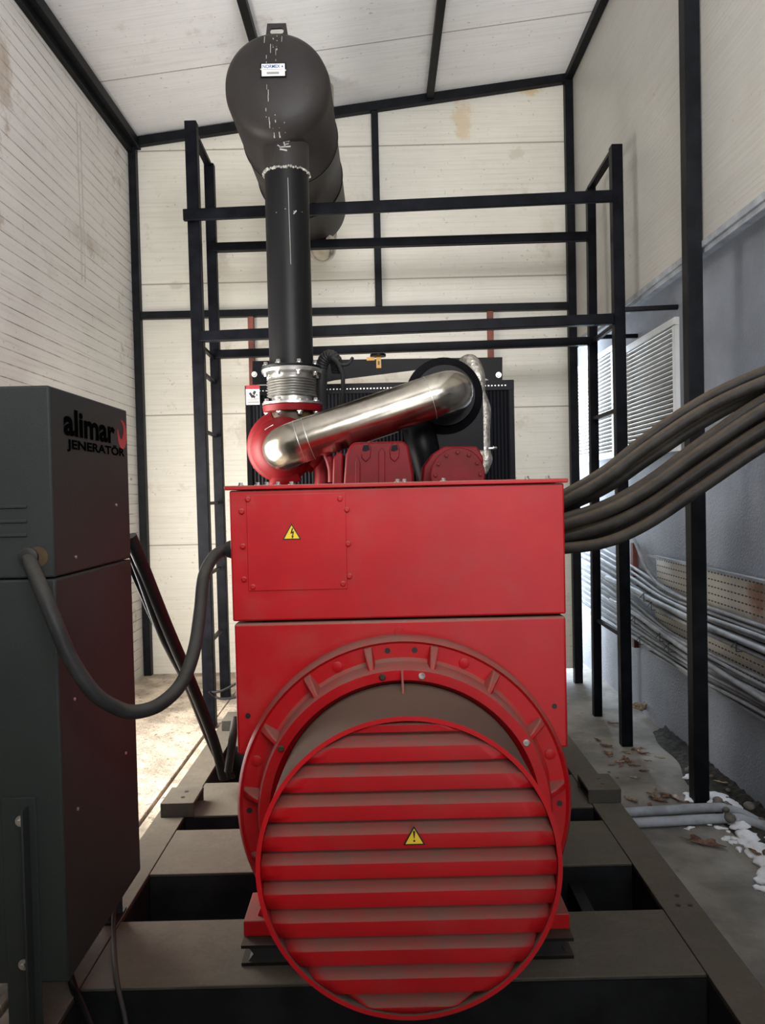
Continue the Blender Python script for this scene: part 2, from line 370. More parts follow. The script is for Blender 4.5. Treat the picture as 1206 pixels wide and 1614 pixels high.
# trims: frame of the shed
n_tr = [0]
def trim(mb, label, mat='frame', bevel=.003):
    n_tr[0] += 1; return struct(mb.build('trim_%d' % n_tr[0], mat, bevel=bevel), label)
e = .07
trim(MB().bar((XL+.05, YF, cz(XL)-.045), (XL+.05, YB, cz(XL)-.045), .09, .08).bar((XL+.02, YF, cz(XL)-.11), (XL+.02, YB, cz(XL)-.11), .04, .05), 'black eaves beam along the left wall')
trim(MB().bar((XR-.035, YF, cz(XR)-.04), (XR-.035, YB, cz(XR)-.04), .06, .07), 'black eaves beam along the right wall')
trim(MB().bar((XL, YB-.035, cz(XL)-.04), (XR, YB-.035, cz(XR)-.04), .06, .075), 'black sloping beam across the top of the back wall')
trim(MB().box(XL, XL+.065, YB-.07, YB, .15, cz(XL)-.05), 'black corner column at the back left')
trim(MB().box(XR-.07, XR, YB-.07, YB, 0, cz(XR)-.05), 'black corner column at the back right')
trim(MB().box(XL+.065, XR-.07, YB-.065, YB-.005, 3.262, 3.322), 'black horizontal rail across the back wall')
trim(MB().box(-.02, .04, YB-.06, YB-.002, 3.322, cz(0)-.08), 'black stud on the upper back wall')
for xx in (-.84, .49): trim(MB().bar((xx, YF, cz(xx)-.03), (xx, YB-.07, cz(xx)-.03), .06, .055), 'black roof purlin')
for px in (396, 773):
    p = W(px, 520, YB-.03); trim(MB().box(p.x-.025, p.x+.025, YB-.055, YB-.002, 1.9, 3.262), 'rust coloured stud low on the back wall', 'rust')
trim(MB().box(1.635, 1.715, 4.07, 4.15, 0, cz(1.68)-.06), 'black column beside the right wall')
trim(MB().box(XR-.01, XR+.075, YF, YB, 2.955, 2.99).bar((XR+.03, YF, 2.94), (XR+.03, YB, 2.945), .05, .03), 'metal edge strip under the right panels', 'conduit')
a_, b_ = W(122, 165, X=XL), W(134, 445, X=XL)
trim(MB().box(XL, XL+.004, a_.y-.03, a_.y-.018, b_.z, a_.z), 'thin vertical pale strip on the left wall', 'strip')
trim(MB().box(XL, XL+.004, a_.y+.03, a_.y+.042, b_.z, a_.z-.1), 'thin vertical pale strip on the left wall', 'strip')
random.seed(9); ck = MB(); x_ = W(505, 455, YB).x
while x_ < .95:
    n_ = random.randint(3, 6); z0_ = W(600, 455, YB).z+.02*x_; p_ = [(x_+k*.018+random.uniform(-.006, .006), YB-.001, z0_+random.uniform(-.03, .03)) for k in range(n_)]
    ck.tube(p_, .0035, 5, 4); x_ += n_*.018+random.uniform(.01, .10)
o = ck.build('chalk_marks', 'white', bpy.data.objects['wall_back']); o['kind'] = 'stuff'
# louvred openings in the neighbour wall
def louvre(y0, y1, z0, z1, n, label):
    global _lw
    b = (XN, (y0+y1)/2, z0); fr = MB(); t = .05
    fr.box(XN-.03, XN+.01, y0, y1, z1-t, z1).box(XN-.03, XN+.01, y0, y1, z0, z0+t).box(XN-.03, XN+.01, y0, y0+t, z0+t, z1-t).box(XN-.03, XN+.01, y1-t, y1, z0+t, z1-t)
    n_w[0] += 1
    o = struct(fr.build('window_%d' % n_w[0], 'lwhite', base=b, bevel=.003), label); 
    MB().box(XN-.004, XN+.006, y0+t, y1-t, z0+t, z1-t).build('backing', 'ldark', o)
    for i in range(n):
        z = z0+t+(z1-z0-2*t)*(i+.5)/n
        MB().obox((XN-.014, (y0+y1)/2, z), V((.012, 0, -.007)), V((0, (y1-y0)/2-t, 0)), V((.0012, 0, .0018))).build('louvre_slat', 'lwhite', o)
n_w = [0]
louvre(4.95, 6.03, 1.93, 2.79, 25, 'white louvred vent in the stucco wall beside the black column')
louvre(6.28, 7.5, 1.95, 2.87, 25, 'white louvred vent in the stucco wall beyond the back corner')

# ================================================================== SKID
SZ = .22
sk = thing('skid_base', 'dark dusty steel skid base under the red generator', 'machine base', (0, 3.2, 0))
for sx in (-1, 1):
    a = MB().box(sx*.955, sx*1.09, .9, 5.15, .2, SZ).build('side_rail', 'skid', sk, bevel=.003)
    for xx in (.956, 1.077): MB().box(sx*xx, sx*(xx+.012), .9, 5.15, 0, .1995).build('web', 'web', a)
for y0, y1 in ((2.30, 2.665), (3.0, 3.40), (3.55, 3.96), (4.55, 4.85)):
    cm = MB().box(-.953, .953, y0, y1, SZ-.014, SZ-.002).build('cross_member', 'skid', sk, bevel=.003)
    for yy in (y0, y1-.012): MB().box(-.953, .953, yy, yy+.012, .0, SZ-.0145).build('web', 'web', cm)
MB().box(.42, .47, 2.67, 3.0, .0, .19).build('inner_rib', 'web', sk)
MB().box(.70, .745, 2.67, 3.0, .0, .15).build('inner_rib', 'web', sk)
for (cx, cy, wd) in ((-.985, 3.55, .155), (1.015, 3.60, .155), (-.985, 4.85, .13)):
    y0 = cy-.02; m = MB()
    m.prism([(cx-wd/2, y0, SZ), (cx-wd/2, y0, SZ+.055), (cx+wd/2, y0, SZ+.055), (cx+wd/2, y0, SZ)], (0, .012, 0))
    m.box(cx-wd/2, cx+wd/2, y0, y0+.2, SZ+.055, SZ+.067)
    m.box(cx-wd/2, cx+wd/2, y0+.188, y0+.2, SZ, SZ+.055)
    lug = m.build('anchor_bracket', 'skid', sk, bevel=.003)
    for dy in (.07, .14): MB().lathe((cx+.01, y0+dy, SZ+.067), (0, 0, 1), [(.010, 0), (.010, .0012)], 16, True, True).build('bolt_hole', 'sblack', lug)
for px, py in ((1067, 1412), (1069, 1427), (1088, 1427), (973, 1226), (960, 1217)):
    p = W(px, py, Z=SZ); MB().lathe((p.x, p.y, SZ), (0, 0, 1), [(.009, 0), (.009, .0012)], 16, True, True).build('bolt_hole', 'sblack', sk)

# ================================================================== ALTERNATOR
AX, AZ, BY = .047, .742, 2.41
al = thing('alternator', 'large red alternator with a louvred round cover facing the camera', 'generator', (AX, 2.8, .22))
x0, x1 = -.480, .571
m = MB().box(x0, x1, BY, 3.15, 1.308, 1.720); up = m.build('terminal_box', 'red', al, bevel=.006)
m = MB().box(x0+.004, x1-.001, BY, 3.15, .884, 1.300); lo = m.build('lower_housing', 'red', al, bevel=.008)
MB().box(x0-.012, x1+.010, BY-.015, 3.17, 1.7215, 1.735).build('lid', 'red', al, bevel=.003)
b = MB()
for px in (378, 404, 419, 437, 458, 627, 638, 832, 866, 700): p = W(px, 762, BY+.02); MB().bolt((p.x, BY+.03+.02*random.random(), 1.735), (0, 0, 1), .007, .009).build('lid_bolt', 'bolt', al)
# access panel on the terminal box
pa, pb = W(388, 780, BY), W(548, 928, BY)
pan = MB().box(pa.x, pb.x, BY-.004, BY, pb.z, pa.z).build('access_panel', 'red', up, bevel=.0015)
b = MB()
for px, py in ((391, 787), (381, 806), (536, 786), (547, 803), (383, 861), (549, 857), (551, 908), (541, 920), (399, 925), (385, 913)):
    p = W(px, py, BY-.004); MB().lathe((p.x, BY-.003, p.z), (0, -1, 0), [(.0085, 0), (.0085, .004), (.006, .006)], 16, True, True).build('panel_screw', 'red', up)
b = MB()
for z in (1.70, 1.62, 1.49, 1.38):
    MB().lathe((x0, 2.5, z), (-1, 0, 0), [(.009, 0), (.009, .012)], 8, True, True).build('side_screw', 'red', up)
    MB().lathe((x1, 2.55, z), (1, 0, 0), [(.009, 0), (.009, .010)], 8, True, True).build('side_screw', 'red', up)
def tri_sign(parent, cx, y, czn, wd, kind, label):
    hgt = wd*.87
    def T(s): return [(cx-s*wd/2, czn-hgt*.33*s), (cx+s*wd/2, czn-hgt*.33*s), (cx, czn+hgt*.67*s)]
    o = MB().prism([(a, y, c) for a, c in T(1)], (0, -.0015, 0)).build('warning_sticker', 'sblack', parent); o['label'] = label
    MB().prism([(a, y-.0015, c) for a, c in T(.80)], (0, -.0006, 0)).build('yellow_field', 'yellow', o)
    s = wd/.0583; yy = y-.0021
    if kind == 'bolt':
        pts = [(.001, .021), (.005, .021), (.002, .010), (.008, .012), (.004, -.004), (.007, -.003), (.0015, -.0125), (-.001, -.002), (.001, -.003), (.0025, .005), (-.0045, .003)]
        g = MB().prism([(cx+a*s, yy, czn+c*s-.002*s) for a, c in pts], (0, -.0006, 0))
    else:
        g = MB().prism([(cx+a*s, yy, czn+c*s) for a, c in [(-.003, .020), (0, .0225), (.003, .020), (.0022, .010), (.0008, .001), (-.0008, .001), (-.0022, .010)]], (0, -.0006, 0))
        g.lathe((cx, yy, czn-.0055*s), (0, -1, 0), [(.0028*s, 0), (.0028*s, .0006)], 16, True, True)
    g.build('symbol', 'sblack', o)
p = W(460, 842, BY-.004); tri_sign(up, p.x, BY-.004, p.z, .0590, 'bolt', 'yellow triangle sticker with a lightning bolt')
# embossed disc, holes in the lower housing
p = W(630, 995, BY); MB().lathe((p.x, BY, p.z), (0, -1, 0), [(.0135, 0), (.0145, .001), (.0145, .003), (.0125, .003), (.0115, .001), (0.001, .001)], 28).build('blank_plug', 'red', lo)
b = MB()
for px, py in ((391, 1128), (874, 1113)): p = W(px, py, BY); MB().lathe((p.x, BY-.001, p.z), (0, -1, 0), [(.0085, 0), (.0085, .0012)], 16, True, True).build('screw_hole', 'sblack', lo)
# flanged ring
rg = MB().lathe((AX, 0, AZ), (0, 1, 0), [(.47, 2.42), (.510, 2.42), (.516, 2.40), (.516, 2.352), (.506, 2.336), (.498, 2.345), (.455, 2.345), (.445, 2.335), (.441, 2.275), (.434, 2.262), (.405, 2.262), (.400, 2.275), (.39, 2.29)], 96)
ring = rg.build('flange_ring', 'red_dusty', al)
for k in range(15):
    a = math.radians(12+24*k); u = V((math.sin(a), 0, math.cos(a))); t = V((math.cos(a), 0, -math.sin(a))); c = V((AX, 0, AZ))
    f = lambda r, y: c+u*r+V((0, y, 0))
    g = MB().prism([f(.436, 2.268)-t*.011, f(.436, 2.268)+t*.011, f(.436, 2.35)+t*.018, f(.436, 2.35)-t*.018], u*.001)
    g = MB(); n = 0
    A = [f(.438, 2.275)-t*.008, f(.455, 2.285)-t*.008, f(.494, 2.330)-t*.012, f(.500, 2.352)-t*.015, f(.438, 2.352)-t*.015]
    B = [q+t*(2*d) for q, d in zip(A, (.008, .008, .012, .015, .015))]
    g.add(A+B, [(0, 1, 2, 3, 4), (9, 8, 7, 6, 5)]+[(i, (i+1) % 5, 5+(i+1) % 5, 5+i) for i in range(5)])
    g.build('gusset', 'red_dusty', ring, bevel=.004)
def on_ring(a, r, y): a = math.radians(a); return V((AX+r*math.sin(a), y, AZ+r*math.cos(a)))
for a in (-24.5, 24, -72, 72, -120, 120, 168, -168):
    MB().lathe(on_ring(a, .474, 2.346), (0, -1, 0), [(.016, 0), (.016, .006), (.014, .007)], 24, True, True).build('boss', 'red_dusty', ring)
b = MB()
for a in (-5, 5, -91, 91): MB().lathe(on_ring(a, .478, 2.346), (0, -1, 0), [(.009, 0), (.009, .0015)], 16, True, True).build('threaded_hole', 'sblack', ring)
for a in (-8, 8, -60, 60): MB().lathe(on_ring(a, .420, 2.263), (0, -1, 0), [(.010, 0), (.010, .006), (.007, .009)], 16, True, True).build('ring_bolt', 'brown' if a < 0 else 'weld', ring)
MB().prism([(AX-.003, 2.262, AZ+.435), (AX-.003, 2.262, AZ+.385), (AX-.003, 2.17, AZ+.387)], (.006, 0, 0)).build('top_fin', 'red_dusty', ring)
# louvred cover drum
R0, Y0 = .388, 1.94
cov = MB().lathe((AX, 0, AZ), (0, 1, 0), [(R0-.004, 2.29), (R0, 2.29), (R0, Y0+.006), (R0+.004, Y0), (R0+.004, Y0-.004), (R0-.008, Y0-.004), (R0-.008, Y0+.05), (R0-.004, 2.0)], 128)
drum = cov.build('cover_drum', 'drum', al)
sl = MB(); pitch = .0750; RI = R0-.009; ztop = AZ+RI
def chord(z): return math.sqrt(max(RI*RI-(z-AZ)**2, 1e-6))
z = AZ-RI-.02; k = 0
zs = AZ+.275-pitch*9
segs = []
for i in range(-1, 12):
    zb = zs+(i-1)*pitch
    segs.append(zb)
prof_pts = []
for zb in segs:                       # bottom lip edge -> lip top -> slope back
    prof_pts += [(zb, Y0+.040), (zb+.0005, Y0+.002), (zb+.018, Y0+.001), (zb+.038, Y0+.002), (zb+.0405, Y0+.004), (zb+.0745, Y0+.038)]
n = 12
pv = [(zz, yy) for zz, yy in prof_pts if abs(zz-AZ) < RI-.0005]
pv = [(AZ-RI+.001, pv[0][1])]+pv+[(AZ+RI-.001, Y0+.02)]
vs = []; fs = []
for zz, yy in pv:
    c = chord(zz)
    for j in range(n+1): vs.append((AX-c+2*c*j/n, yy, zz))
for i in range(len(pv)-1):
    for j in range(n): q = i*(n+1)+j; fs.append((q, q+1, q+n+2, q+n+1))
sl.add(vs, fs); lv = sl.build('louvred_face', 'red_dusty', al, smooth=25); md = lv.modifiers.new('solid', 'SOLIDIFY'); md.thickness = .0015
p = W(653, 1322, Y0-.002); tri_sign(lv, p.x, Y0-.0005, p.z, .0560, 'excl', 'yellow triangle sticker with an exclamation mark')
# stator body and feet
MB().lathe((AX, 0, AZ), (0, 1, 0), [(.05, 2.42), (.50, 2.42), (.50, 3.30), (.40, 3.34), (.40, 3.44)], 72, True, True).build('stator_body', 'red', al)
for sx in (-1, 1):
    X = AX+sx*.455
    m = MB().box(X-.05, X+.07*sx+.0, 2.44, 2.62, .285, .335) if sx > 0 else MB().box(X-.07, X+.05, 2.44, 2.62, .285, .335)
    m.prism([(X+sx*.03, 2.47, .335), (X-sx*.09, 2.47, .335), (X-sx*.09, 2.47, .50), (X-sx*.01, 2.47, .43)], (0, .02, 0))
    m.prism([(X+sx*.03, 2.57, .335), (X-sx*.09, 2.57, .335), (X-sx*.09, 2.57, .50), (X-sx*.01, 2.57, .43)], (0, .02, 0))
    m.build('foot', 'red_dusty', al, bevel=.003)
    xo = AX+sx*.525; xi = AX+sx*.36; c = (xo+xi)/2; hw = abs(xo-xi)/2
    mt = thing('rubber_mount', 'black rubber mount between alternator foot and skid, %s' % ('right of the round cover' if sx > 0 else 'left of the round cover'), 'vibration mount', (c, 2.48, SZ))
    MB().box(c-hw, c+hw, 2.39, 2.60, SZ, SZ+.010).build('base_plate', 'mount', mt); MB().box(c-hw, c+hw, 2.39, 2.60, .275, .285).build('top_plate', 'mount', mt)
    MB().prism([(c-hw*.75, 2.40, SZ+.01), (c-hw*.55, 2.40, .252), (c-hw*.75, 2.40, .275), (c+hw*.75, 2.40, .275), (c+hw*.55, 2.40, .252), (c+hw*.75, 2.40, SZ+.01)], (0, .19, 0)).build('rubber_block', 'hose', mt)

# ================================================================== ENGINE
en = thing('diesel_engine', 'red diesel engine with a polished tube, behind the alternator', 'engine', (.05, 3.9, .22))
MB().box(-.32, .42, 3.45, 4.45, .28, 1.62).build('engine_block', 'red_eng', en, bevel=.02)
def px_box(mb, xa, ya, xb, yb, Y, d):
    a, b_ = W(xa, ya, Y), W(xb, yb, Y); return mb.box(min(a.x, b_.x), max(a.x, b_.x), Y, Y+d, min(a.z, b_.z), max(a.z, b_.z))
def poly_px(pts, Y): return [W(a, b_, Y) for a, b_ in pts]
# valve cover with two arched recesses
MB().prism(poly_px([(541, 775), (545, 716), (553, 700), (560, 697), (636, 695), (644, 702), (652, 745), (654, 775)], 3.62), (0, .25, 0)).build('valve_cover', 'red_eng', en, bevel=.012)
for px in (577, 622):
    o = MB().prism(poly_px([(px-7, 722), (px-8, 706), (px-4, 699), (px+4, 698), (px+8, 705), (px+7, 721), (px, 728)], 3.618), (0, -.006, 0)).build('bolt_pocket', 'red_eng', en, bevel=.003)
    MB().prism(poly_px([(px-6, 710), (px-4, 702), (px+4, 701), (px+6, 708), (px, 711)], 3.61), (0, -.003, 0)).build('recess', 'black', o)
MB().prism(poly_px([(560, 775), (560, 730), (563, 716), (568, 730), (568, 775)], 3.618), (0, -.012, 0)).prism(poly_px([(597, 775), (597, 712), (602, 706), (607, 712), (607, 775)], 3.618), (0, -.012, 0)).build('cover_rib', 'red_eng', en, bevel=.003)
MB().prism(poly_px([(524, 775), (525, 722), (533, 712), (541, 714), (541, 775)], 3.70), (0, .2, 0)).build('valve_cover', 'red_eng', en, bevel=.01)
# small red levers and pipes between turbo and cover
MB().tube([W(500, 700, 3.9), W(515, 715, 3.85), W(523, 738, 3.85), W(524, 760, 3.85)], .022).tube([W(492, 735, 3.9), W(505, 720, 3.9), W(520, 705, 3.95), W(540, 700, 3.95)], .018).build('oil_pipe', 'red_eng', en)
# heat exchanger end
c = W(722, 748, 3.60)
hx = MB().lathe((c.x, 3.60, c.z), (0, 1, 0), [(.001, 0), (.122, 0), (.127, .004), (.127, .03), (.112, .03), (.112, .6)], 56, True, True).build('heat_exchanger', 'red_eng', en)
for k in range(7):
    a = math.radians(-90+30*k); MB().bolt((c.x+.105*math.sin(a), 3.60, c.z+.105*math.cos(a)), (0, -1, 0), .010, .010).build('cover_bolt', 'red_eng', hx)
MB().prism(poly_px([(664, 775), (668, 735), (682, 715), (700, 703), (752, 703), (762, 720), (762, 775)], 3.75), (0, .2, 0)).build('exchanger_bracket', 'red_eng', en, bevel=.008)
# turbocharger volute
tc = W(447, 707, 4.12)
pts = []; rr = []
for k in range(25):
    a = math.radians(20+k*13.5); t = k/24; R = .125+.018*t
    pts.append((tc.x+R*math.sin(a), 4.12, tc.z+R*math.cos(a))); rr.append(.030+.034*t)
vol = MB().tube(pts, rr, 18, 3)
vol.lathe((tc.x, 3.98, tc.z), (0, 1, 0), [(.09, 0), (.12, .02), (.165, .09), (.17, .14), (.15, .2), (.08, .3)], 48, True, True)
tb = vol.build('turbocharger', 'red_eng', en)
MB().tube([W(480, 735, 4.12), W(500, 720, 4.12), W(510, 745, 4.1), W(508, 790, 4.1)], .05).tube([W(470, 745, 4.1), W(440, 760, 4.1), W(430, 790, 4.1)], .045).build('turbo_outlet', 'red_eng', en)
MB().prism(poly_px([(399, 738), (398, 684), (403, 679), (428, 664), (436, 668), (412, 690), (404, 740)], 4.2), (0, .01, 0)).build('heat_shield', 'alu', en)
o = MB().prism(poly_px([(417, 677), (430, 669), (436, 675), (423, 684)], 4.0), (0, .01, 0)).build('data_plate', 'alu', en)
px_box(MB(), 419, 676, 424, 681, 3.998, .002).build('printed_mark', 'sblack', o)
# polished charge air tube
r = .107
Yt = 3.80
A, B = W(443, 706, Yt), W(716, 614, Yt)
d = (B-A).normalized()
def elbow(c, along, back, n=8, R=.11):
    """quarter bend: starts at c-along*R heading along, ends heading back"""
    return [c-along*R+along*R*math.sin(t)+back*R*(1-math.cos(t)) for t in [PI/2*i/n for i in range(n+1)]]
back = V((0, 1, 0))
e1 = elbow(A, -d, back); e2 = elbow(B, d, back)
path = [e1[-1]+back*.12]+list(reversed(e1))+e2+[e2[-1]+back*.25]
tube = MB().tube(path, r, 40, spline=False); tb_ = tube.build('charge_air_tube', 'steel', en)
w_ = MB()
for t_, s_ in ((.11, 1.012), (.86, 1.012), (.16, 1.006)):
    c = A+(B-A)*t_; MB().lathe(c-d*.002, d, [(r*s_, 0), (r*s_, .004)], 40).build('seam_weld', 'alu', tb_)
# black air inlet housing
c = W(698, 628, 4.20)
ah = MB().lathe((c.x, 4.08, c.z), (0, 1, 0), [(.05, -.02), (.16, -.02), (.165, 0), (.205, .02), (.207, .03), (.207, .28), (.19, .30)], 56, True, True)
ah.box(c.x-.085, c.x+.205, 4.10, 4.38, c.z-.29, c.z)
ah.build('air_inlet_housing', 'black', en, bevel=.004)
MB().tube([W(668, 655, 4.15), W(662, 680, 4.12), W(668, 710, 4.10), W(680, 770, 4.1)], [.075, .09, .085, .06], 20).build('air_hose', 'black', en)
# ribbed sleeve under the tube
MB().prism(poly_px([(560, 694), (625, 673), (628, 681), (575, 699)], 4.05), (0, .02, 0)).build('ribbed_sleeve', 'foil', en)
# wrapped coolant pipe on the right
o = MB().tube([W(728, 575, 4.35), W(741, 572, 4.33), W(752, 592, 4.3), W(757, 620, 4.3), W(763, 645, 4.3), W(763, 680, 4.3), W(764, 712, 4.3), W(766, 725, 4.3), W(760, 745, 4.3)],
          [.035, .050, .044, .030, .038, .034, .034, .036, .028], 20).build('coolant_pipe', 'foil', en)
c = W(763, 707, 4.3); MB().lathe(c, (0, 0, 1), [(.034, -.008), (.041, -.008), (.041, .008), (.034, .008)], 24).bar(c+V((-.08, -.03, 0)), c+V((.06, -.03, 0)), .01, .008).bolt(c+V((.045, -.03, 0)), (1, 0, 0), .008, .02).build('hose_clamp', 'alu', o)

# ================================================================== RADIATOR
ra = thing('radiator', 'wide black radiator standing behind the engine', 'radiator', (0, 4.8, .22))
ra_a, ra_b = W(386, 606, 4.7), W(810, 604, 4.7)
RT = 2.375
MB().box(ra_a.x, ra_b.x, 4.71, 4.93, .22, RT-.02).build('radiator_core', 'fins', ra)
fr = MB().box(ra_a.x, ra_a.x+.03, 4.70, 4.95, .22, RT).box(ra_b.x-.03, ra_b.x, 4.70, 4.95, .22, RT).box(ra_a.x, ra_b.x, 4.695, 4.95, RT-.06, RT)
fr.build('radiator_frame', 'black', ra)
b = MB()
for i in range(74):
    x = ra_a.x+.09+i*.0205
    if x < ra_b.x-.05: b.box(x-.004, x+.004, 4.6935, 4.695, RT-.036, RT-.030)
b.build('rivet_row', 'bolt', ra)
tp = MB().prism(poly_px([(398, 569), (792, 563), (792, 601), (777, 601), (748, 588), (655, 583), (528, 599), (505, 604), (398, 606)], 4.90), (0, .015, 0))
tp = tp.build('top_plate', 'black', ra)
for px, py in ((786, 591), (401, 590)): p = W(px, py, 4.9); MB().bolt((p.x, 4.9, p.z), (0, -1, 0), .012, .012).build('plate_bolt', 'bolt', tp)
o = px_box(MB(), 593, 562, 601, 580, 4.897, .003).build('caution_sticker', 'orange', tp)
px_box(MB(), 595.5, 569, 598.5, 575, 4.8955, .0015).build('printed_mark', 'sblack', o)
px_box(MB(), 578, 563, 591, 568, 4.897, .003).build('caution_sticker', 'orange', tp)
MB().lathe(W(596, 562, 4.9), (0, 0, 1), [(.05, 0), (.05, .014), (.02, .02)], 24, True, True).build('filler_cap', 'black', tp)
st = px_box(MB(), 387.5, 613, 409.5, 637.5, 4.690, .006).build('safety_sticker', 'white', ra); st['label'] = 'white safety sticker with a red header and fan symbol'
px_box(MB(), 387.5, 607.5, 409.5, 613, 4.690, .006).build('red_header', 'logo_red', st)
g = MB().prism(poly_px([(392, 620), (395, 618), (400, 625), (397, 628)], 4.6895), (0, -.001, 0)).prism(poly_px([(400, 616), (404, 617), (401, 623), (398, 620)], 4.6895), (0, -.001, 0)).prism(poly_px([(399, 622), (403, 625), (401, 628), (398, 626)], 4.6895), (0, -.001, 0)).prism(poly_px([(403, 621), (407, 623), (404, 624)], 4.6895), (0, -.001, 0))
g.build('fan_symbol', 'sblack', st)
g = MB()
for y_, xa, xb in ((628.6, 389, 408), (630.2, 390, 405), (633.2, 390, 408), (634.2, 390, 408)): px_box(g, xa, y_, xb, y_+.6, 4.6885, .001)
g.build('print_line', 'grey_print', st)
# corrugated black breather hoses above the engine
o = MB().tube([W(507, 660, 4.45), W(506, 610, 4.4), W(508, 575, 4.38), W(519, 561, 4.36), W(530, 570, 4.36), W(532, 585, 4.4)], .036, 16, 9, rib=.05).build('breather_hose', 'hose'); tag(o, 'thick dark corrugated breather hose arching beside the bellows', 'hose')
o = MB().tube([W(524, 565, 4.3), W(532, 572, 4.28), W(540, 590, 4.28), W(540, 620, 4.3), W(536, 660, 4.35)], .012, 10).build('thin_hose', 'hose'); tag(o, 'thin dark hose hanging down in front of the radiator', 'hose')
o = MB().tube([W(524, 566, 4.3), W(536, 574, 4.28), W(548, 574, 4.28), W(556, 564, 4.3)], .009, 10).build('thin_hose', 'hose'); tag(o, 'short curled dark hose over the radiator top', 'hose')

# ================================================================== EXHAUST
mf = thing('exhaust_muffler', 'big dark grey cylindrical muffler resting high on the black frame', 'muffler', (-.5, 5.0, 3.55))
mc = W(437, 127, 4.06); MR = .282
MX, MZ = -.505, mc.z
ys = 4.06
prof = [(.001, -.03), (.10, -.026), (.19, -.010), (.245, .018), (.273, .052), (MR, .10), (MR, .62), (MR+.004, .625), (MR+.004, .64), (MR, .645), (MR, 1.22), (MR+.004, 1.225), (MR+.004, 1.24), (MR, 1.245), (MR, 1.78), (.25, 1.84), (.16, 1.88), (.001, 1.9)]
sh = MB().lathe((MX, ys, MZ), (0, 1, 0), prof, 96).build('muffler_shell', 'muf', mf, smooth=40)
sd_ = MB()
for t in (.64, 1.2): MB().lathe((MX, ys+t, MZ), (0, 1, 0), [(MR+.002, 0), (MR+.007, .004), (MR+.002, .008)], 96).build('strap', 'black', mf)
# lifting lug: plate with a slot (built as a frame of strips)
lg = MB(); lz = MZ+MR-.012; LY = ys+.10
T = lambda a, b_: (MX+a, LY, lz+b_)
out = [(-.062, 0), (.062, 0), (.050, .085), (-.050, .085)]
inn = [(-.036, .030), (.036, .030), (.036, .060), (-.036, .060)]
inn2 = []; 
for k in range(16):
    a = 2*PI*k/16+PI/4; inn2.append((.024*(1 if math.cos(a) > 0 else -1)+.013*math.cos(a), .045+.015*math.sin(a)))
o2 = []
for k in range(16):
    a = 2*PI*k/16+PI/4; cx_, cy_ = math.cos(a), math.sin(a); s_ = 1/max(abs(cx_), abs(cy_)); u_, v_ = cx_*s_, cy_*s_
    yy_ = .0425+.0425*v_; o2.append((u_*(.062-.012*yy_/.085), yy_))
vs = [T(*p) for p in o2]+[T(*p) for p in inn2]; vs += [(a, b_+.012, c_) for a, b_, c_ in vs]
fs = []
for k in range(16):
    j = (k+1) % 16
    fs += [(k, j, 16+j, 16+k), (32+j, 32+k, 48+k, 48+j), (k, 32+k, 32+j, j), (16+j, 48+j, 48+k, 16+k)]
lg.add(vs, fs).build('lifting_lug', 'muf', mf)
# label on the end cap
ly = ys-.034; c = W(431, 111, ly)
lb = MB().box(c.x-.066, c.x+.066, ly-.004, ly, c.z-.036, c.z+.036).build('label_holder', 'black', mf)
lb2 = MB().box(c.x-.060, c.x+.060, ly-.006, ly-.004, c.z-.031, c.z+.031).build('paper_label', 'white', lb); lb2['label'] = 'white maker label with blue lettering'
tx = text_mesh(MB(), 'NORMEX', (c.x-.054, ly-.006, c.z+.008), (1, 0, 0), (0, 0, 1), .018, .09, bold=.02)
tx.box(c.x+.044, c.x+.051, ly-.0076, ly-.006, c.z+.012, c.z+.020); tx.build('label_lettering', 'blue', lb)
MB().box(c.x-.052, c.x+.052, ly-.0075, ly-.006, c.z+.001, c.z+.0025).box(c.x-.034, c.x+.030, ly-.0075, ly-.006, c.z-.022, c.z-.011).build('label_print', 'grey_print', lb)
b = MB()
for sx in (-1, 1): MB().lathe((c.x+sx*.063, ly-.004, c.z+sx*-.004), (0, -1, 0), [(.004, 0), (.004, .003)], 10, True, True).build('label_rivet', 'bolt', lb)
# white paint drips down the end cap, following the dome
def dome_y(dx, dz):
    rr_ = math.hypot(dx, dz)
    for (ra_, ta), (rb_, tb2) in zip(prof[:6], prof[1:6]):
        if ra_ <= rr_ <= rb_: return ys+ta+(tb2-ta)*(rr_-ra_)/(rb_-ra_)
    return ys+.1
dr = MB(); random.seed(3)
for i in range(30):
    dx = random.choice((-.035, -.02, 0, .012, .03, .055))+random.uniform(-.004, .004)-.02
    top = random.uniform(-.26, .27)
    if -.02 < top < .11: continue
    L = random.uniform(.008, .05) if top < 0 else random.uniform(.01, .08); wd = random.uniform(.0006, .0024)
    z0_, z1_ = max(top-L, -.272), top
    y0_, y1_ = dome_y(dx, z0_)-.001, dome_y(dx, z1_)-.001
    dr.add([(MX+dx-wd, y0_, MZ+z0_), (MX+dx+wd, y0_, MZ+z0_), (MX+dx+wd, y1_, MZ+z1_), (MX+dx-wd, y1_, MZ+z1_),
            (MX+dx-wd, y0_+.002, MZ+z0_), (MX+dx+wd, y0_+.002, MZ+z0_), (MX+dx+wd, y1_+.002, MZ+z1_), (MX+dx-wd, y1_+.002, MZ+z1_)],
           [(0, 1, 2, 3), (4, 5, 6, 7), (0, 1, 5, 4), (2, 3, 7, 6), (0, 3, 7, 4), (1, 2, 6, 5)])
o = dr.build('paint_drips', 'drip', sh); o['kind'] = 'stuff'
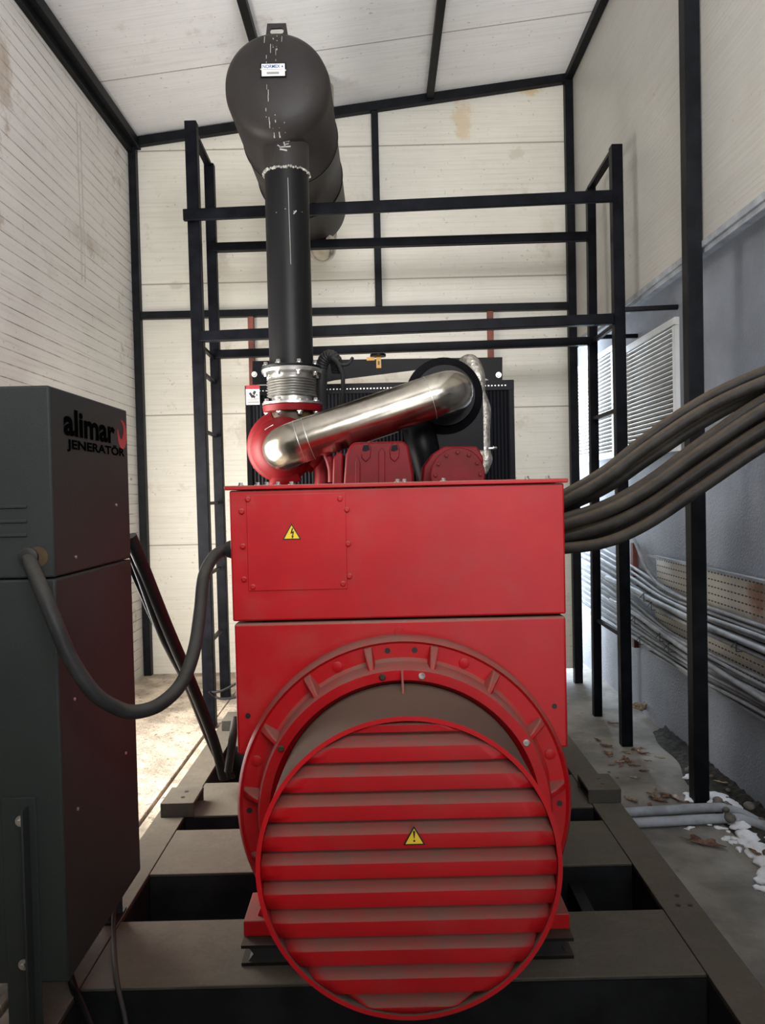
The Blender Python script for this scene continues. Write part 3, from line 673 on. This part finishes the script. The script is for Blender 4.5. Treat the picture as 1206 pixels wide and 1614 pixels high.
# downpipe
PX, PY, PR = -.485, 4.27, .121
zf = 2.40
pp = MB().lathe((PX, PY, 0), (0, 0, 1), [(PR, zf+.012), (PR, 3.46)], 56).build('downpipe', 'pipe', mf)
MB().lathe((PX, PY, 0), (0, 0, 1), [(PR+.003, 3.46), (PR+.005, 3.60), (PR+.003, MZ-.17)], 56).build('inlet_stub', 'muf', mf)
wz = MB(); 
for k in range(60):
    a = 2*PI*k/60; rr_ = .006+.004*random.random()
    wz.sphere((PX+(PR+.003)*math.cos(a), PY+(PR+.003)*math.sin(a), 3.46+random.uniform(-.004, .004)), rr_, 6, 4)
wz.build('weld_bead', 'weld', mf)
g = MB(); gy = PY-PR-.006; Z_ = 3.56
for (xa, za, xb, zb, wd) in ((.0, .05, .01, .0, .007), (.0, .03, .035, .032, .006), (-.02, .0, .04, .003, .007), (-.018, -.01, .02, -.018, .009), (-.03, .012, -.012, .0, .005), (.005, .012, .03, .018, .004)):
    g.bar((PX+xa, gy, Z_+za), (PX+xb, gy, Z_+zb), .004, wd, up=(0, 1, 0)) if False else g.bar((PX+xa, gy+.003, Z_+za), (PX+xb, gy+.003, Z_+zb), wd*.9, .004, up=(0, 1, 0))
for (xa, za, xb, zb, wd) in ((-.05, -.34, .05, -.335, .003), (.0, -.325, .09, -.33, .004), (.02, -.16, .024, -.62, .0025), (-.04, -.05, -.03, -.09, .006), (.045, -.35, .06, -.33, .007)):
    fy = lambda x_: PY-math.sqrt(max(PR**2-x_*x_, 0))-.001
    g.bar((PX+xa, fy(xa), Z_+za), (PX+xb, fy(xb), Z_+zb), wd, .002, up=(0, 1, 0))
o = g.build('paint_smear', 'drip', mf); o['kind'] = 'stuff'
# bright tail elbow at the far end
MB().tube([(MX+.07, 5.78, MZ-.17), (MX+.075, 5.98, MZ-.225), (MX+.08, 6.12, MZ-.215), (MX+.08, 6.24, MZ-.08), (MX+.08, 6.26, MZ+.2), (MX+.08, 6.26, 4.98)], .11, 28).build('tail_elbow', 'steel', mf)
# bellows
be = thing('exhaust_bellows', 'ribbed stainless expansion bellows bolted between downpipe and turbo', 'bellows', (PX, PY, 2.18))
MB().lathe((PX, PY, 0), (0, 0, 1), [(.10, zf-.002), (.160, zf-.002), (.163, zf+.004), (.163, zf+.010), (.10, zf+.012)], 56, True, True).build('pipe_flange', 'pipe', mf)
zt = zf-.004
MB().lathe((PX, PY, 0), (0, 0, 1), [(.10, zt), (.162, zt), (.166, zt-.006), (.162, zt-.022), (.118, zt-.030), (.112, zt-.052)], 56, True).build('upper_flange', 'alu', be)
pf = []
for i in range(7):
    zc = zt-.052-i*.0145; pf += [(.112, zc), (.134, zc-.0025), (.139, zc-.006), (.134, zc-.0095), (.112, zc-.012)]
MB().lathe((PX, PY, 0), (0, 0, 1), pf, 56).build('corrugated_sleeve', 'alu', be)
zb = zt-.052-7*.0145
MB().lathe((PX, PY, 0), (0, 0, 1), [(.112, zb), (.112, zb-.028), (.165, zb-.032), (.165, zb-.044), (.10, zb-.044)], 56, True, True).build('lower_flange', 'alu', be)
MB().lathe((PX, PY, 0), (0, 0, 1), [(.10, zb-.045), (.160, zb-.045), (.166, zb-.050), (.160, zb-.082), (.10, zb-.084)], 56, True, True).build('turbo_flange', 'red_eng', en)
MB().lathe((PX, PY, 0), (0, 0, 1), [(.112, zb-.084), (.118, zb-.20)], 40, True, True).build('exhaust_outlet', 'brown', en)
for zz, up_ in ((zf+.012, 1), (zf-.026, -1), (zb-.030, 1), (zb-.086, -1)):
    for k in range(8):
        a = 2*PI*(k+.5)/8; MB().bolt((PX+.145*math.cos(a), PY+.145*math.sin(a), zz), (0, 0, up_), .012, .018).build('flange_bolt', 'bolt', be)

# ================================================================== SUPPORT FRAME (black scaffold)
sc = thing('support_frame', 'tall black welded box section frame around the radiator carrying the muffler', 'frame', (.2, 5.4, 0))
LX, RX, FY, RY = -1.215, 1.575, 5.10, 5.76
def sb(name, *a, **k): return MB().bar(*a, **k).build(name, 'scaf', sc, bevel=.004)
sb('post', (-1.195, FY+.06, .155), (-1.20, FY+.02, 4.17), .078, .072); sb('post', (-1.235, RY+.1, .155), (-1.225, RY, 4.17), .072, .062)
sb('post', (1.575, FY-.06, 0), (1.585, FY, 3.945), .072, .072); sb('post', (1.575, RY-.04, 0), (1.60, RY, 3.93), .062, .062)
f1 = .075
sb('crossbar', (-1.255, FY-.04, 3.545), (1.55, FY-.04, 3.605), .03, f1); sb('crossbar', (-1.235, RY+.0, 3.555), (1.57, RY, 3.575), .06, .062)
sb('crossbar', (-1.18, FY, 2.762), (1.55, FY, 2.815), .06, .068); sb('crossbar', (-1.24, RY, 2.765), (1.57, RY, 2.80), .06, .06)
sb('top_rail', (-1.215, FY+.03, 4.16), (-1.23, RY, 4.16), .05, .03); sb('top_rail', (1.585, FY+.03, 3.93), (1.60, RY, 3.93), .05, .03)
for z in (.70, 1.17, 1.66, 2.16, 2.56, 2.74): sb('rung', (-1.212, FY+.06, z), (-1.235, RY, z), .03, .022)
for z in (.72, 2.22, 2.79): sb('rung', (1.58, FY, z), (1.59, RY, z), .03, .028)
sb('wall_brace', (1.61, FY-.05, 2.865), (1.93, 4.97, 2.855), .03, .03); sb('wall_brace', (1.62, RY, 2.83), (1.93, 5.75, 2.83), .03, .03)

# ================================================================== CONTROL CABINET
CX, CY0, CY1, CZ0, CZS, CZ1 = -.888, 2.07, 2.70, .383, 1.492, 2.012
ca = thing('control_cabinet', 'tall charcoal control cabinet on legs beside the generator', 'cabinet', (-1.2, 2.4, .22))
MB().box(-1.62, CX, CY0, CY1, CZ0, CZS-.002).build('lower_body', 'cab', ca, bevel=.006)
ub = MB().box(-1.62, CX, CY0, CY1, CZS+.002, CZ1).build('upper_body', 'cab', ca, bevel=.006)
def side_px(px, py): return W(px, py, X=CX)
a, b_ = side_px(101, 692), side_px(181, 699)
sc_x = CX+.0012
right = V((0, 1, 0)); upv = V((0, 0, 1))
# lettering on the side facing the generator
pA = side_px(99, 683); pB = side_px(184, 700); zt_ = side_px(125, 641).z
def fit(txt, px0, px1, pyb, pyt, mat, name, bold=.02):
    pb_, pe, pt = side_px(px0, pyb[0]), side_px(px1, pyb[1]), side_px(px0, pyt)
    h_ = pt.z-pb_.z
    text_mesh(MB(), txt, (CX+.0005, pb_.y, (pb_.z+pe.z)/2), right, upv, h_, pe.y-pb_.y, depth=.001, bold=bold).build(name, mat, ca)
fit('alimar', 100, 181, (687, 699), 643, 'logo_black', 'brand_lettering', .035)
fit('JENERATÖR', 105, 196, (713, 722), 690, 'logo_black', 'brand_lettering', .032)
c = W(192, 685, X=CX); g = MB(); x_ = CX+.001
ring_o = []; n_ = 28
for k in range(n_+1):                                     # red comma shaped last letter
    a = math.radians(100-k*300/n_); wdt = .006+.034*math.sin(PI*k/n_)
    ring_o.append((a, wdt))
ro = [(x_, c.y+.062*math.cos(a)*.75, c.z+.05*math.sin(a)) for a, w2 in ring_o]; ri = [(x_, c.y+(.062-w2*1.4)*math.cos(a)*.75, c.z+(.05-w2)*math.sin(a)) for a, w2 in ring_o]
g.add(ro+ri, [(k, k+1, n_+2+k, n_+1+k) for k in range(n_)]).build('red_brand_letter', 'logo_red', ca)
# vents, gland, screws on the front face
g = MB()
for py in (801, 824, 846):
    p0, p1 = W(-40, py, CY0), W(43, py, CY0); MB().box(p0.x, p1.x, CY0-.005, CY0, p0.z-.003, p0.z+.006).build('vent_slot', 'cab', ca, bevel=.002)
gp = W(47, 878, CY0)
MB().lathe((gp.x, CY0, gp.z), (0, -1, 0), [(.024, 0), (.026, .003), (.026, .012), (.020, .016)], 28, True, True).build('cable_gland', 'hose', ca)
MB().lathe((gp.x+.022, CY0, gp.z), (0, -1, 0), [(.028, 0), (.028, .002)], 24, True, True).build('gland_plate', 'brown', ca)
b = MB()
for px, py in ((198, 1187), (117, 1102), (122, 1275), (206, 755), (119, 878), (183, 796)):
    p = side_px(px, py); MB().lathe((CX, p.y, p.z), (1, 0, 0), [(.005, 0), (.005, .003), (.003, .004)], 10, True, True).build('side_rivet', 'bolt', ca)
la, lb_ = W(15, 1600, CY0), W(69, 1600, CY0); ltop = W(43, 1256, CY0).z
leg = MB().box(la.x, lb_.x, CY0-.006, CY0-.001, .22, ltop); p = W(50, 1400, CY0)
leg.box(p.x-.003, p.x+.003, CY0-.045, CY0-.006, .22, ltop-.02).box(la.x, lb_.x, CY0-.045, CY0+.06, .22, .228)
lo_ = leg.build('leg', 'cab', ca, bevel=.002)
MB().box(la.x, lb_.x, CY1+.001, CY1+.006, .22, ltop).box(la.x, lb_.x, CY1-.06, CY1+.045, .22, .228).build('leg', 'cab', ca)
MB().box(-1.60, -1.55, CY0-.006, CY0-.001, .155, ltop).box(-1.60, -1.55, CY0-.045, CY0+.06, .155, .163).build('leg', 'cab', ca)
MB().box(-1.60, -1.55, CY1+.001, CY1+.006, .155, ltop).box(-1.60, -1.55, CY1-.06, CY1+.045, .155, .163).build('leg', 'cab', ca)
for px, py in ((33, 1294), (38, 1520)):
    p = W(px, py, CY0-.006); MB().lathe((p.x, CY0-.006, p.z), (0, -1, 0), [(.015, 0), (.015, .003)], 20, True, True).bolt((p.x, CY0-.009, p.z), (0, -1, 0), .008, .008, False).build('leg_bolt', 'bolt', lo_)

# hose cabinet -> alternator
pts = [(45, 880, 2.075), (50, 893, 2.03), (66, 930, 1.98), (87, 982, 1.96), (112, 1040, 1.96), (148, 1092, 1.98), (185, 1116, 2.02), (214, 1122, 2.05), (252, 1110, 2.10), (286, 1077, 2.18), (306, 1025, 2.26), (315, 965, 2.35), (321, 910, 2.42), (336, 879, 2.48), (352, 868, 2.52), (362, 866, 2.52)]
hp = [W(a, b_, c_) for a, b_, c_ in pts]; hp[-1].x = -.488
o = MB().tube(hp, .0195, 18, 10).build('flexible_hose', 'hose'); tag(o, 'dark flexible hose looping from the cabinet front to the red terminal box', 'hose')
MB().lathe(V((-.481, hp[-1].y, hp[-1].z)), (-1, 0, 0), [(.030, 0), (.030, .02), (.025, .035)], 20, True, True).build('cable_gland', 'hose', al)
# black cables behind the cabinet going into the skid
cbl = [([(205, 845, 2.80), (222, 885, 2.85), (262, 985, 3.05), (305, 1085, 3.35), (338, 1170, 3.65), (352, 1225, 3.8)], .024, 'thick black cable slanting down behind the cabinet, uppermost of the bundle'),
       ([(205, 862, 2.86), (224, 912, 2.9), (256, 1000, 3.1), (296, 1080, 3.4), (332, 1170, 3.7), (360, 1225, 3.85)], .019, 'black cable slanting down just under the thick one behind the cabinet'),
       ([(205, 890, 2.92), (222, 930, 2.95), (246, 985, 3.1), (290, 1062, 3.4), (336, 1165, 3.75), (368, 1225, 3.9)], .012, 'thin black cable sagging lowest below the slanting bundle')]
for p_, r_, l_ in cbl:
    o = MB().tube([W(*q) for q in p_], r_, 14, 10).build('power_cable', 'cable_b'); tag(o, l_, 'cable')
for p_, l_ in (([(330, 1090, 4.9), (343, 1100, 4.9), (360, 1101, 4.8), (385, 1096, 4.7)], 'thin black wire loop on the floor left of the generator, lower one'),
               ([(330, 1091, 5.0), (345, 1090, 4.95), (360, 1084, 4.9), (385, 1070, 4.8)], 'thin black wire rising to the generator left side, upper one')):
    o = MB().tube([W(*q) for q in p_], .008, 8).build('thin_wire', 'cable_b'); tag(o, l_, 'wire')
o = MB().tube([W(108, 1530, 2.30), W(118, 1562, 2.28), W(132, 1592, 2.22), W(150, 1640, 2.12)], .012, 12).build('earth_cable', 'cable_b'); tag(o, 'black cable hanging under the cabinet at lower left', 'cable')
o = MB().tube([W(180, 1430, 2.62), W(179, 1480, 2.5), W(184, 1545, 2.32), W(196, 1600, 2.26), W(205, 1660, 2.2)], .008, 12).build('thin_wire', 'hose'); tag(o, 'thin dusty wire hanging down over the skid front', 'wire')
o = MB().tube([W(372, 1130, 3.7), W(366, 1170, 3.65), W(360, 1215, 3.7)], .02, 12).build('earth_cable', 'hose'); tag(o, 'short grey cable going down into the skid beside the alternator', 'cable')

# ================================================================== BIG CABLES ON THE RIGHT
rows = [  # y at px 889, 950, 1020, 1110, 1206, 1290
    (790, 745, 690, 630, 586, 560), (799, 757, 705, 646, 601, 575), (809, 772, 725, 665, 615, 588), (820, 798, 760, 694, 630, 598),
    (829, 808, 772, 708, 645, 608), (838, 819, 785, 722, 660, 622), (846, 830, 798, 737, 674, 636), (855, 843, 812, 751, 688, 650), (863, 856, 826, 766, 702, 664)]
dep = [2.62, 2.58, 2.66, 2.60, 2.52, 2.64, 2.56, 2.66, 2.55]
pos = ['topmost', 'second from top', 'third from top', 'fourth from top', 'middle one', 'fourth from bottom', 'third from bottom', 'second from bottom', 'lowest']
for row, D, ps in zip(rows, dep, pos):
    xs = (896, 950, 1020, 1110, 1206, 1290)
    pp_ = [W(x, y, D-.12*i/5-(.05 if i == 0 else 0)) for i, (x, y) in enumerate(zip(xs, row))]
    s0 = V((.566, D+.03, pp_[0].z-.012)); end = V((1.925, pp_[-1].y-.15, pp_[-1].z+.14))
    o = MB().tube([s0]+pp_[1:]+[end], .0190+.0015*random.random(), 16, 12).build('power_cable', 'cable')
    tag(o, 'dusty thick power cable right of the red box, %s of nine' % ps, 'cable', 'thick power cables fanning out right of the red box')
MB().box(.572, .590, 2.50, 2.76, 1.50, 1.69).build('cable_entry', 'hose', al, bevel=.004)

# ================================================================== TRAYS AND GREY CABLES
def tray(y0, y1, z0, z1, label):
    o = thing('cable_tray', label, 'cable tray', (XN-.02, (y0+y1)/2, z0))
    MB().box(XN-.016, XN-.013, y0, y1, z0, z1).build('perforated_plate', 'tray', o)
    MB().box(XN-.075, XN-.013, y0, y1, z1, z1+.003).box(XN-.078, XN-.075, y0, y1, z1-.004, z1+.010).build('top_flange', 'conduit', o)
    MB().box(XN-.075, XN-.013, y0, y1, z0-.003, z0).box(XN-.078, XN-.075, y0, y1, z0-.008, z0+.006).build('bottom_flange', 'conduit', o)
    for y in (y0+.3, (y0+y1)/2, y1-.15): MB().box(XN-.013, XN, y-.02, y+.02, z0+.02, z1-.02).build('wall_bracket', 'frame', o)
tray(2.9, 5.38, .935, 1.222, 'upper perforated galvanised cable tray on the stucco wall')
tray(2.9, 5.42, .545, .905, 'lower perforated galvanised cable tray on the stucco wall')
random.seed(11)
bands = [(1.00, 1.00, 3), (.90, .955, 3), (.80, .925, 2), (.70, .70, 4), (.62, .63, 5), (.565, .575, 3)]
ORD = ['topmost', 'second', 'third', 'fourth', 'fifth', 'sixth', 'seventh', 'eighth', 'ninth', 'tenth', 'eleventh', 'twelfth', 'thirteenth', 'fourteenth', 'fifteenth', 'sixteenth', 'third from lowest', 'second from lowest', 'lowest']
ORD = [q+' from the top' if q.endswith(('th', 'second', 'third')) else q for q in ORD]
zlist = [.985, .965, .945, .915, .875, .855, .835, .74, .72, .70, .68, .66, .645, .63, .615, .60, .588, .575, .565]
for i, z in enumerate(zlist):
    r_ = random.choice((.010, .012, .015)); x_ = XN-.032-.026*(i % 3)-.004*random.random()
    zf_ = 1.20-(i/len(zlist))*.66                                       # fans out towards the far end
    pts_ = [(x_, 2.9, z+random.uniform(-.008, .008)), (x_, 3.8, z+random.uniform(-.012, .012)), (x_, 4.5, z+random.uniform(-.012, .012)), (x_, 5.1, z*.9+zf_*.1+random.uniform(-.01, .01)),
            (x_, 5.7, z*.55+zf_*.45), (x_, 6.4, z*.2+zf_*.8), (x_, 7.2, zf_+.02), (x_, 9.0, zf_+.1)]
    o = MB().tube(pts_, r_, 10, 8).build('grey_cable', 'conduit')
    tag(o, 'grey cable on the trays beside the black column, %s' % (ORD[i]), 'cable', 'grey cables along the trays')
o = MB().tube([(XN-.06, 6.9, 1.60), (XN-.06, 6.1, 1.47), (XN-.06, 5.75, 1.33), (XN-.06, 5.45, 1.12), (XN-.06, 5.1, 1.02), (XN-.06, 4.4, 1.00), (XN-.06, 2.9, 1.0)], .011, 10).build('grey_cable', 'conduit')
tag(o, 'grey cable dropping in a curve onto the upper tray end', 'cable')
o = MB().tube([(XN-.10, 6.3, .97), (XN-.10, 5.6, .955), (XN-.10, 5.2, .93), (XN-.10, 4.3, .905), (XN-.10, 3.6, .90), (XN-.10, 2.9, .90)], .017, 12).build('grey_conduit', 'conduit')
tag(o, 'thick pale grey conduit in front of the joint between both trays', 'conduit')
o = MB().tube([(XN-.10, 6.2, .80), (XN-.10, 5.6, .78), (XN-.10, 5.0, .73), (XN-.10, 4.2, .68), (XN-.10, 3.6, .655), (XN-.10, 2.9, .65)], .016, 12).build('grey_conduit', 'conduit')
tag(o, 'thick pale grey conduit across the lower tray', 'conduit')
for y_, za, zb_, l_ in ((5.35, .90, .97, 'just below the end of the upper tray'), (5.55, .70, .78, 'left of the end of the lower tray'), (4.9, .60, .74, 'low on the lower tray, nearest left of the black column'), (5.2, .86, .93, 'around the pale conduit near the tray ends'), (3.95, .82, .92, 'around the pale conduit right of the black column'), (5.05, .66, .76, 'in the middle of the lower tray left part'), (5.45, .58, .64, 'lowest one, at the bottom end of the lower tray')):
    zm_ = (za+zb_)/2; za, zb_ = zm_-.026, zm_+.026
    x_ = XN-.121; o = MB().box(x_, x_+.003, y_-.004, y_+.004, za, zb_).box(x_, XN-.02, y_-.004, y_+.004, zb_, zb_+.003).box(x_, XN-.02, y_-.004, y_+.004, za-.003, za).bar((x_, y_, zb_), (x_-.03, y_-.01, zb_-.03), .003, .003).build('cable_tie', 'tie')
    tag(o, 'black nylon tie '+l_, 'cable tie', 'black ties on the grey cables')
for z0, z1 in ((1.02, 1.28), (.90, .96), (.48, .56)):
    o = MB().box(XN-.035, XN, 5.83, 5.88, z0, z1).build('wall_bracket', 'rust'); tag(o, 'dark rust coloured bracket behind the cables, %s' % {1.02: 'the tall top one', .90: 'the middle one', .48: 'the lowest one'}[z0], 'bracket')

# ================================================================== FLOOR CONDUITS, SNOW, LEAVES, STONES
z_ = .028
for (xa, ya, xb, yb, ex), l_ in (((978, 1282, 1125, 1273, (1.75, 3.6)), 'farther grey plastic pipe lying on the floor right of the skid'), ((990, 1298, 1150, 1290, (1.80, 3.45)), 'nearer grey plastic pipe lying on the floor right of the skid')):
    a, b_ = W(xa, ya, Z=z_), W(xb, yb, Z=z_); a.x = 1.095
    o = MB().tube([a, a.lerp(b_, .5), b_, b_+V((.07, -.03, 0)), V((b_.x+.13, b_.y-.14, z_)), V((b_.x+.18, b_.y-.5, z_)), V((b_.x+.18, 2.6, z_))], .024, 16).build('floor_pipe', 'conduit')
    tag(o, l_, 'pipe')
# soil strip along the wall
random.seed(5)
m = MB(); nx, ny = 10, 90
vs = []
for j in range(ny+1):
    y = 2.4+j*(5.3-2.4)/ny; wdt = .10+.16*max(0, 1-abs(y-3.9)/1.3)+.02*math.sin(y*9)
    for i in range(nx+1):
        t = i/nx; vs.append((XN-wdt*t, y, .001+.05*(1-t)*(.6+.4*random.random())*(1 if t < 1 else 0)))
m.add(vs, [(j*(nx+1)+i, j*(nx+1)+i+1, (j+1)*(nx+1)+i+1, (j+1)*(nx+1)+i) for j in range(ny) for i in range(nx)])
tag(m.build('soil_strip', 'dirt', smooth=80), 'dark soil and debris along the foot of the stucco wall', 'soil', kind='stuff')
def snow(name, blobs, label, group=None):
    bm = bmesh.new()
    mb = bpy.data.metaballs.new('s'); mb.resolution = .014; mb.render_resolution = .014; mb.threshold = .3
    for x, y, z, r_ in blobs:
        e_ = mb.elements.new(); e_.co = (x, y, z); e_.radius = r_*1.35
    ob = bpy.data.objects.new('s', mb); COL.objects.link(ob)
    dg = bpy.context.evaluated_depsgraph_get(); me = bpy.data.meshes.new_from_object(ob.evaluated_get(dg))
    from mathutils import noise as mn
    s_ = MB().add([V((v.co.x, v.co.y, max(v.co.z, -.01)*.55))+mn.noise_vector(v.co*38)*.007+mn.noise_vector(v.co*90)*.003 for v in me.vertices], [tuple(p.vertices) for p in me.polygons])
    bpy.data.objects.remove(ob); bpy.data.metaballs.remove(mb); bm.free()
    o = s_.build(name, 'snow', smooth=180); return tag(o, label, 'snow', group)
bl = []
for px, py, r_ in ((1128, 1252, .05), (1137, 1262, .05), (1150, 1264, .055), (1160, 1272, .05), (1168, 1282, .045), (1160, 1292, .04), (1172, 1298, .045), (1175, 1312, .045), (1184, 1318, .04), (1190, 1330, .045),
                   (1170, 1322, .03), (1196, 1342, .05), (1205, 1355, .05), (1215, 1370, .05), (1180, 1338, .022), (1226, 1390, .05), (1125, 1262, .035), (1142, 1254, .04), (1200, 1330, .03), (1210, 1345, .04)):
    p = W(px, py+4, Z=.01); bl.append((p.x, p.y, .012, r_))
    for q_ in range(4): bl.append((p.x+random.gauss(0, .035), p.y+random.gauss(0, .05), .01, r_*random.uniform(.3, .6)))
snow('snow_patch', bl, 'long white snow patch over the bend of the floor pipes')
for i, (px, py, r_) in enumerate(((1088, 1222, .030), (1094, 1221, .020), (1088, 1255, .03), (1133, 1303, .022), (1160, 1320, .018), (1147, 1318, .016), (1155, 1327, .020), (1116, 1297, .016), (1092, 1303, .014), (1100, 1271, .018), (1117, 1246, .03), (1206, 1385, .03), (1165, 1305, .02), (1080, 1305, .012), (1205, 1400, .03))):
    p = W(px, py, Z=.01); snow('snow_clump', [(p.x+random.gauss(0, r_*.8), p.y+random.gauss(0, r_*.8), .008, r_*random.uniform(.45, .9)) for q_ in range(6)], 'small clump of snow on the floor near the black column and pipes', 'small snow clumps')
# leaves
def leaf_mesh(L, lob, curl, rnd):
    pts_ = []; n_ = 22
    for k in range(n_):
        t = 2*PI*k/n_; r_ = L*(.5+.16*math.cos(2*t))*(1+lob*math.cos(5*t+rnd)); x, y = r_*math.cos(t), r_*.62*math.sin(t)
        pts_.append((x, y, curl*abs(y)*1.4+curl*.5*x*x/L+.001))
    m_ = MB(); c0 = (0, 0, .001)
    vs_ = [c0]+pts_
    m_.add(vs_, [(0, 1+k, 1+(k+1) % n_) for k in range(n_)])
    m_.tube([(-L*.55, 0, .002), (-L*.85, L*.08, .004)], .0012, 5, spline=False)
    return m_
random.seed(21)
def leaf(px, py, L, mat, label, z=.002, rot=None, group=None, lob=.12, curl=.5):
    p = W(px, py, Z=z); o = leaf_mesh(L, lob, curl, random.random()*6).build('dry_leaf', mat, smooth=60, solid=.0008)
    o.location = (p.x, p.y, z+.002); o.rotation_euler = (random.uniform(-.15, .15), random.uniform(-.15, .15), random.random()*6.28 if rot is None else rot)
    return tag(o, label, 'leaf', group)
leaf(1110, 1331, .13, 'leaf', 'large brown lobed oak leaf lying alone on the concrete', rot=-.5, lob=.28, curl=.3)
leaf(1190, 1346, .05, 'leaf', 'orange brown leaf lying against the snow', z=.02)
leaf(1012, 1122, .13, 'leaf2', 'curled pale leaf at the foot of the stucco wall beside the rear of the frame', z=.03, curl=1.4)
for i in range(46):
    if i < 18: px, py = random.gauss(985, 22), random.gauss(1198, 10)
    elif i < 30: px, py = random.gauss(1040, 28), random.gauss(1262, 7)
    elif i < 38: px, py = random.uniform(1110, 1200), 0; 
    else: px, py = random.uniform(930, 1060), random.uniform(1100, 1320)
    if 30 <= i < 38: py = 1205+(px-1110)*.95+random.uniform(-14, 6)
    if px < 930+ (py-1100)*.3 and py > 1180: px += 60
    q = W(px, py, Z=0)
    if q.x < 1.18 or q.x > 1.9: continue
    l_, g_ = (('small dry leaf in the litter at the foot of the front right frame post', 'leaves by the frame post') if i < 18 else ('small dry leaf between the black column and the floor pipes', 'leaves by the pipes') if i < 30 else
              ('small dry leaf in the soil and snow by the stucco wall', 'leaves by the wall') if i < 38 else ('small dry leaf lying loose on the open concrete right of the skid', 'loose leaves on the concrete'))
    leaf(px, py, random.uniform(.03, .07), random.choice(('leaf', 'leaf2', 'leaf')), l_, z=.03 if q.x > 1.7 else .002, group=g_)
for i in range(26):
    y = 3.3+random.random()*1.3; x = XN-random.uniform(.03, .24); r_ = random.uniform(.012, .032)
    o = MB().sphere((x, y, .03+r_*.3), r_, 10, 6, (1, random.uniform(.7, 1.3), .7)).build('pebble', 'stone', smooth=180)
    tag(o, 'small pebble in the dark soil by the stucco wall', 'stone', 'pebbles along the wall')

for o in list(bpy.data.objects):
    if '_b' in o: del o['_b']
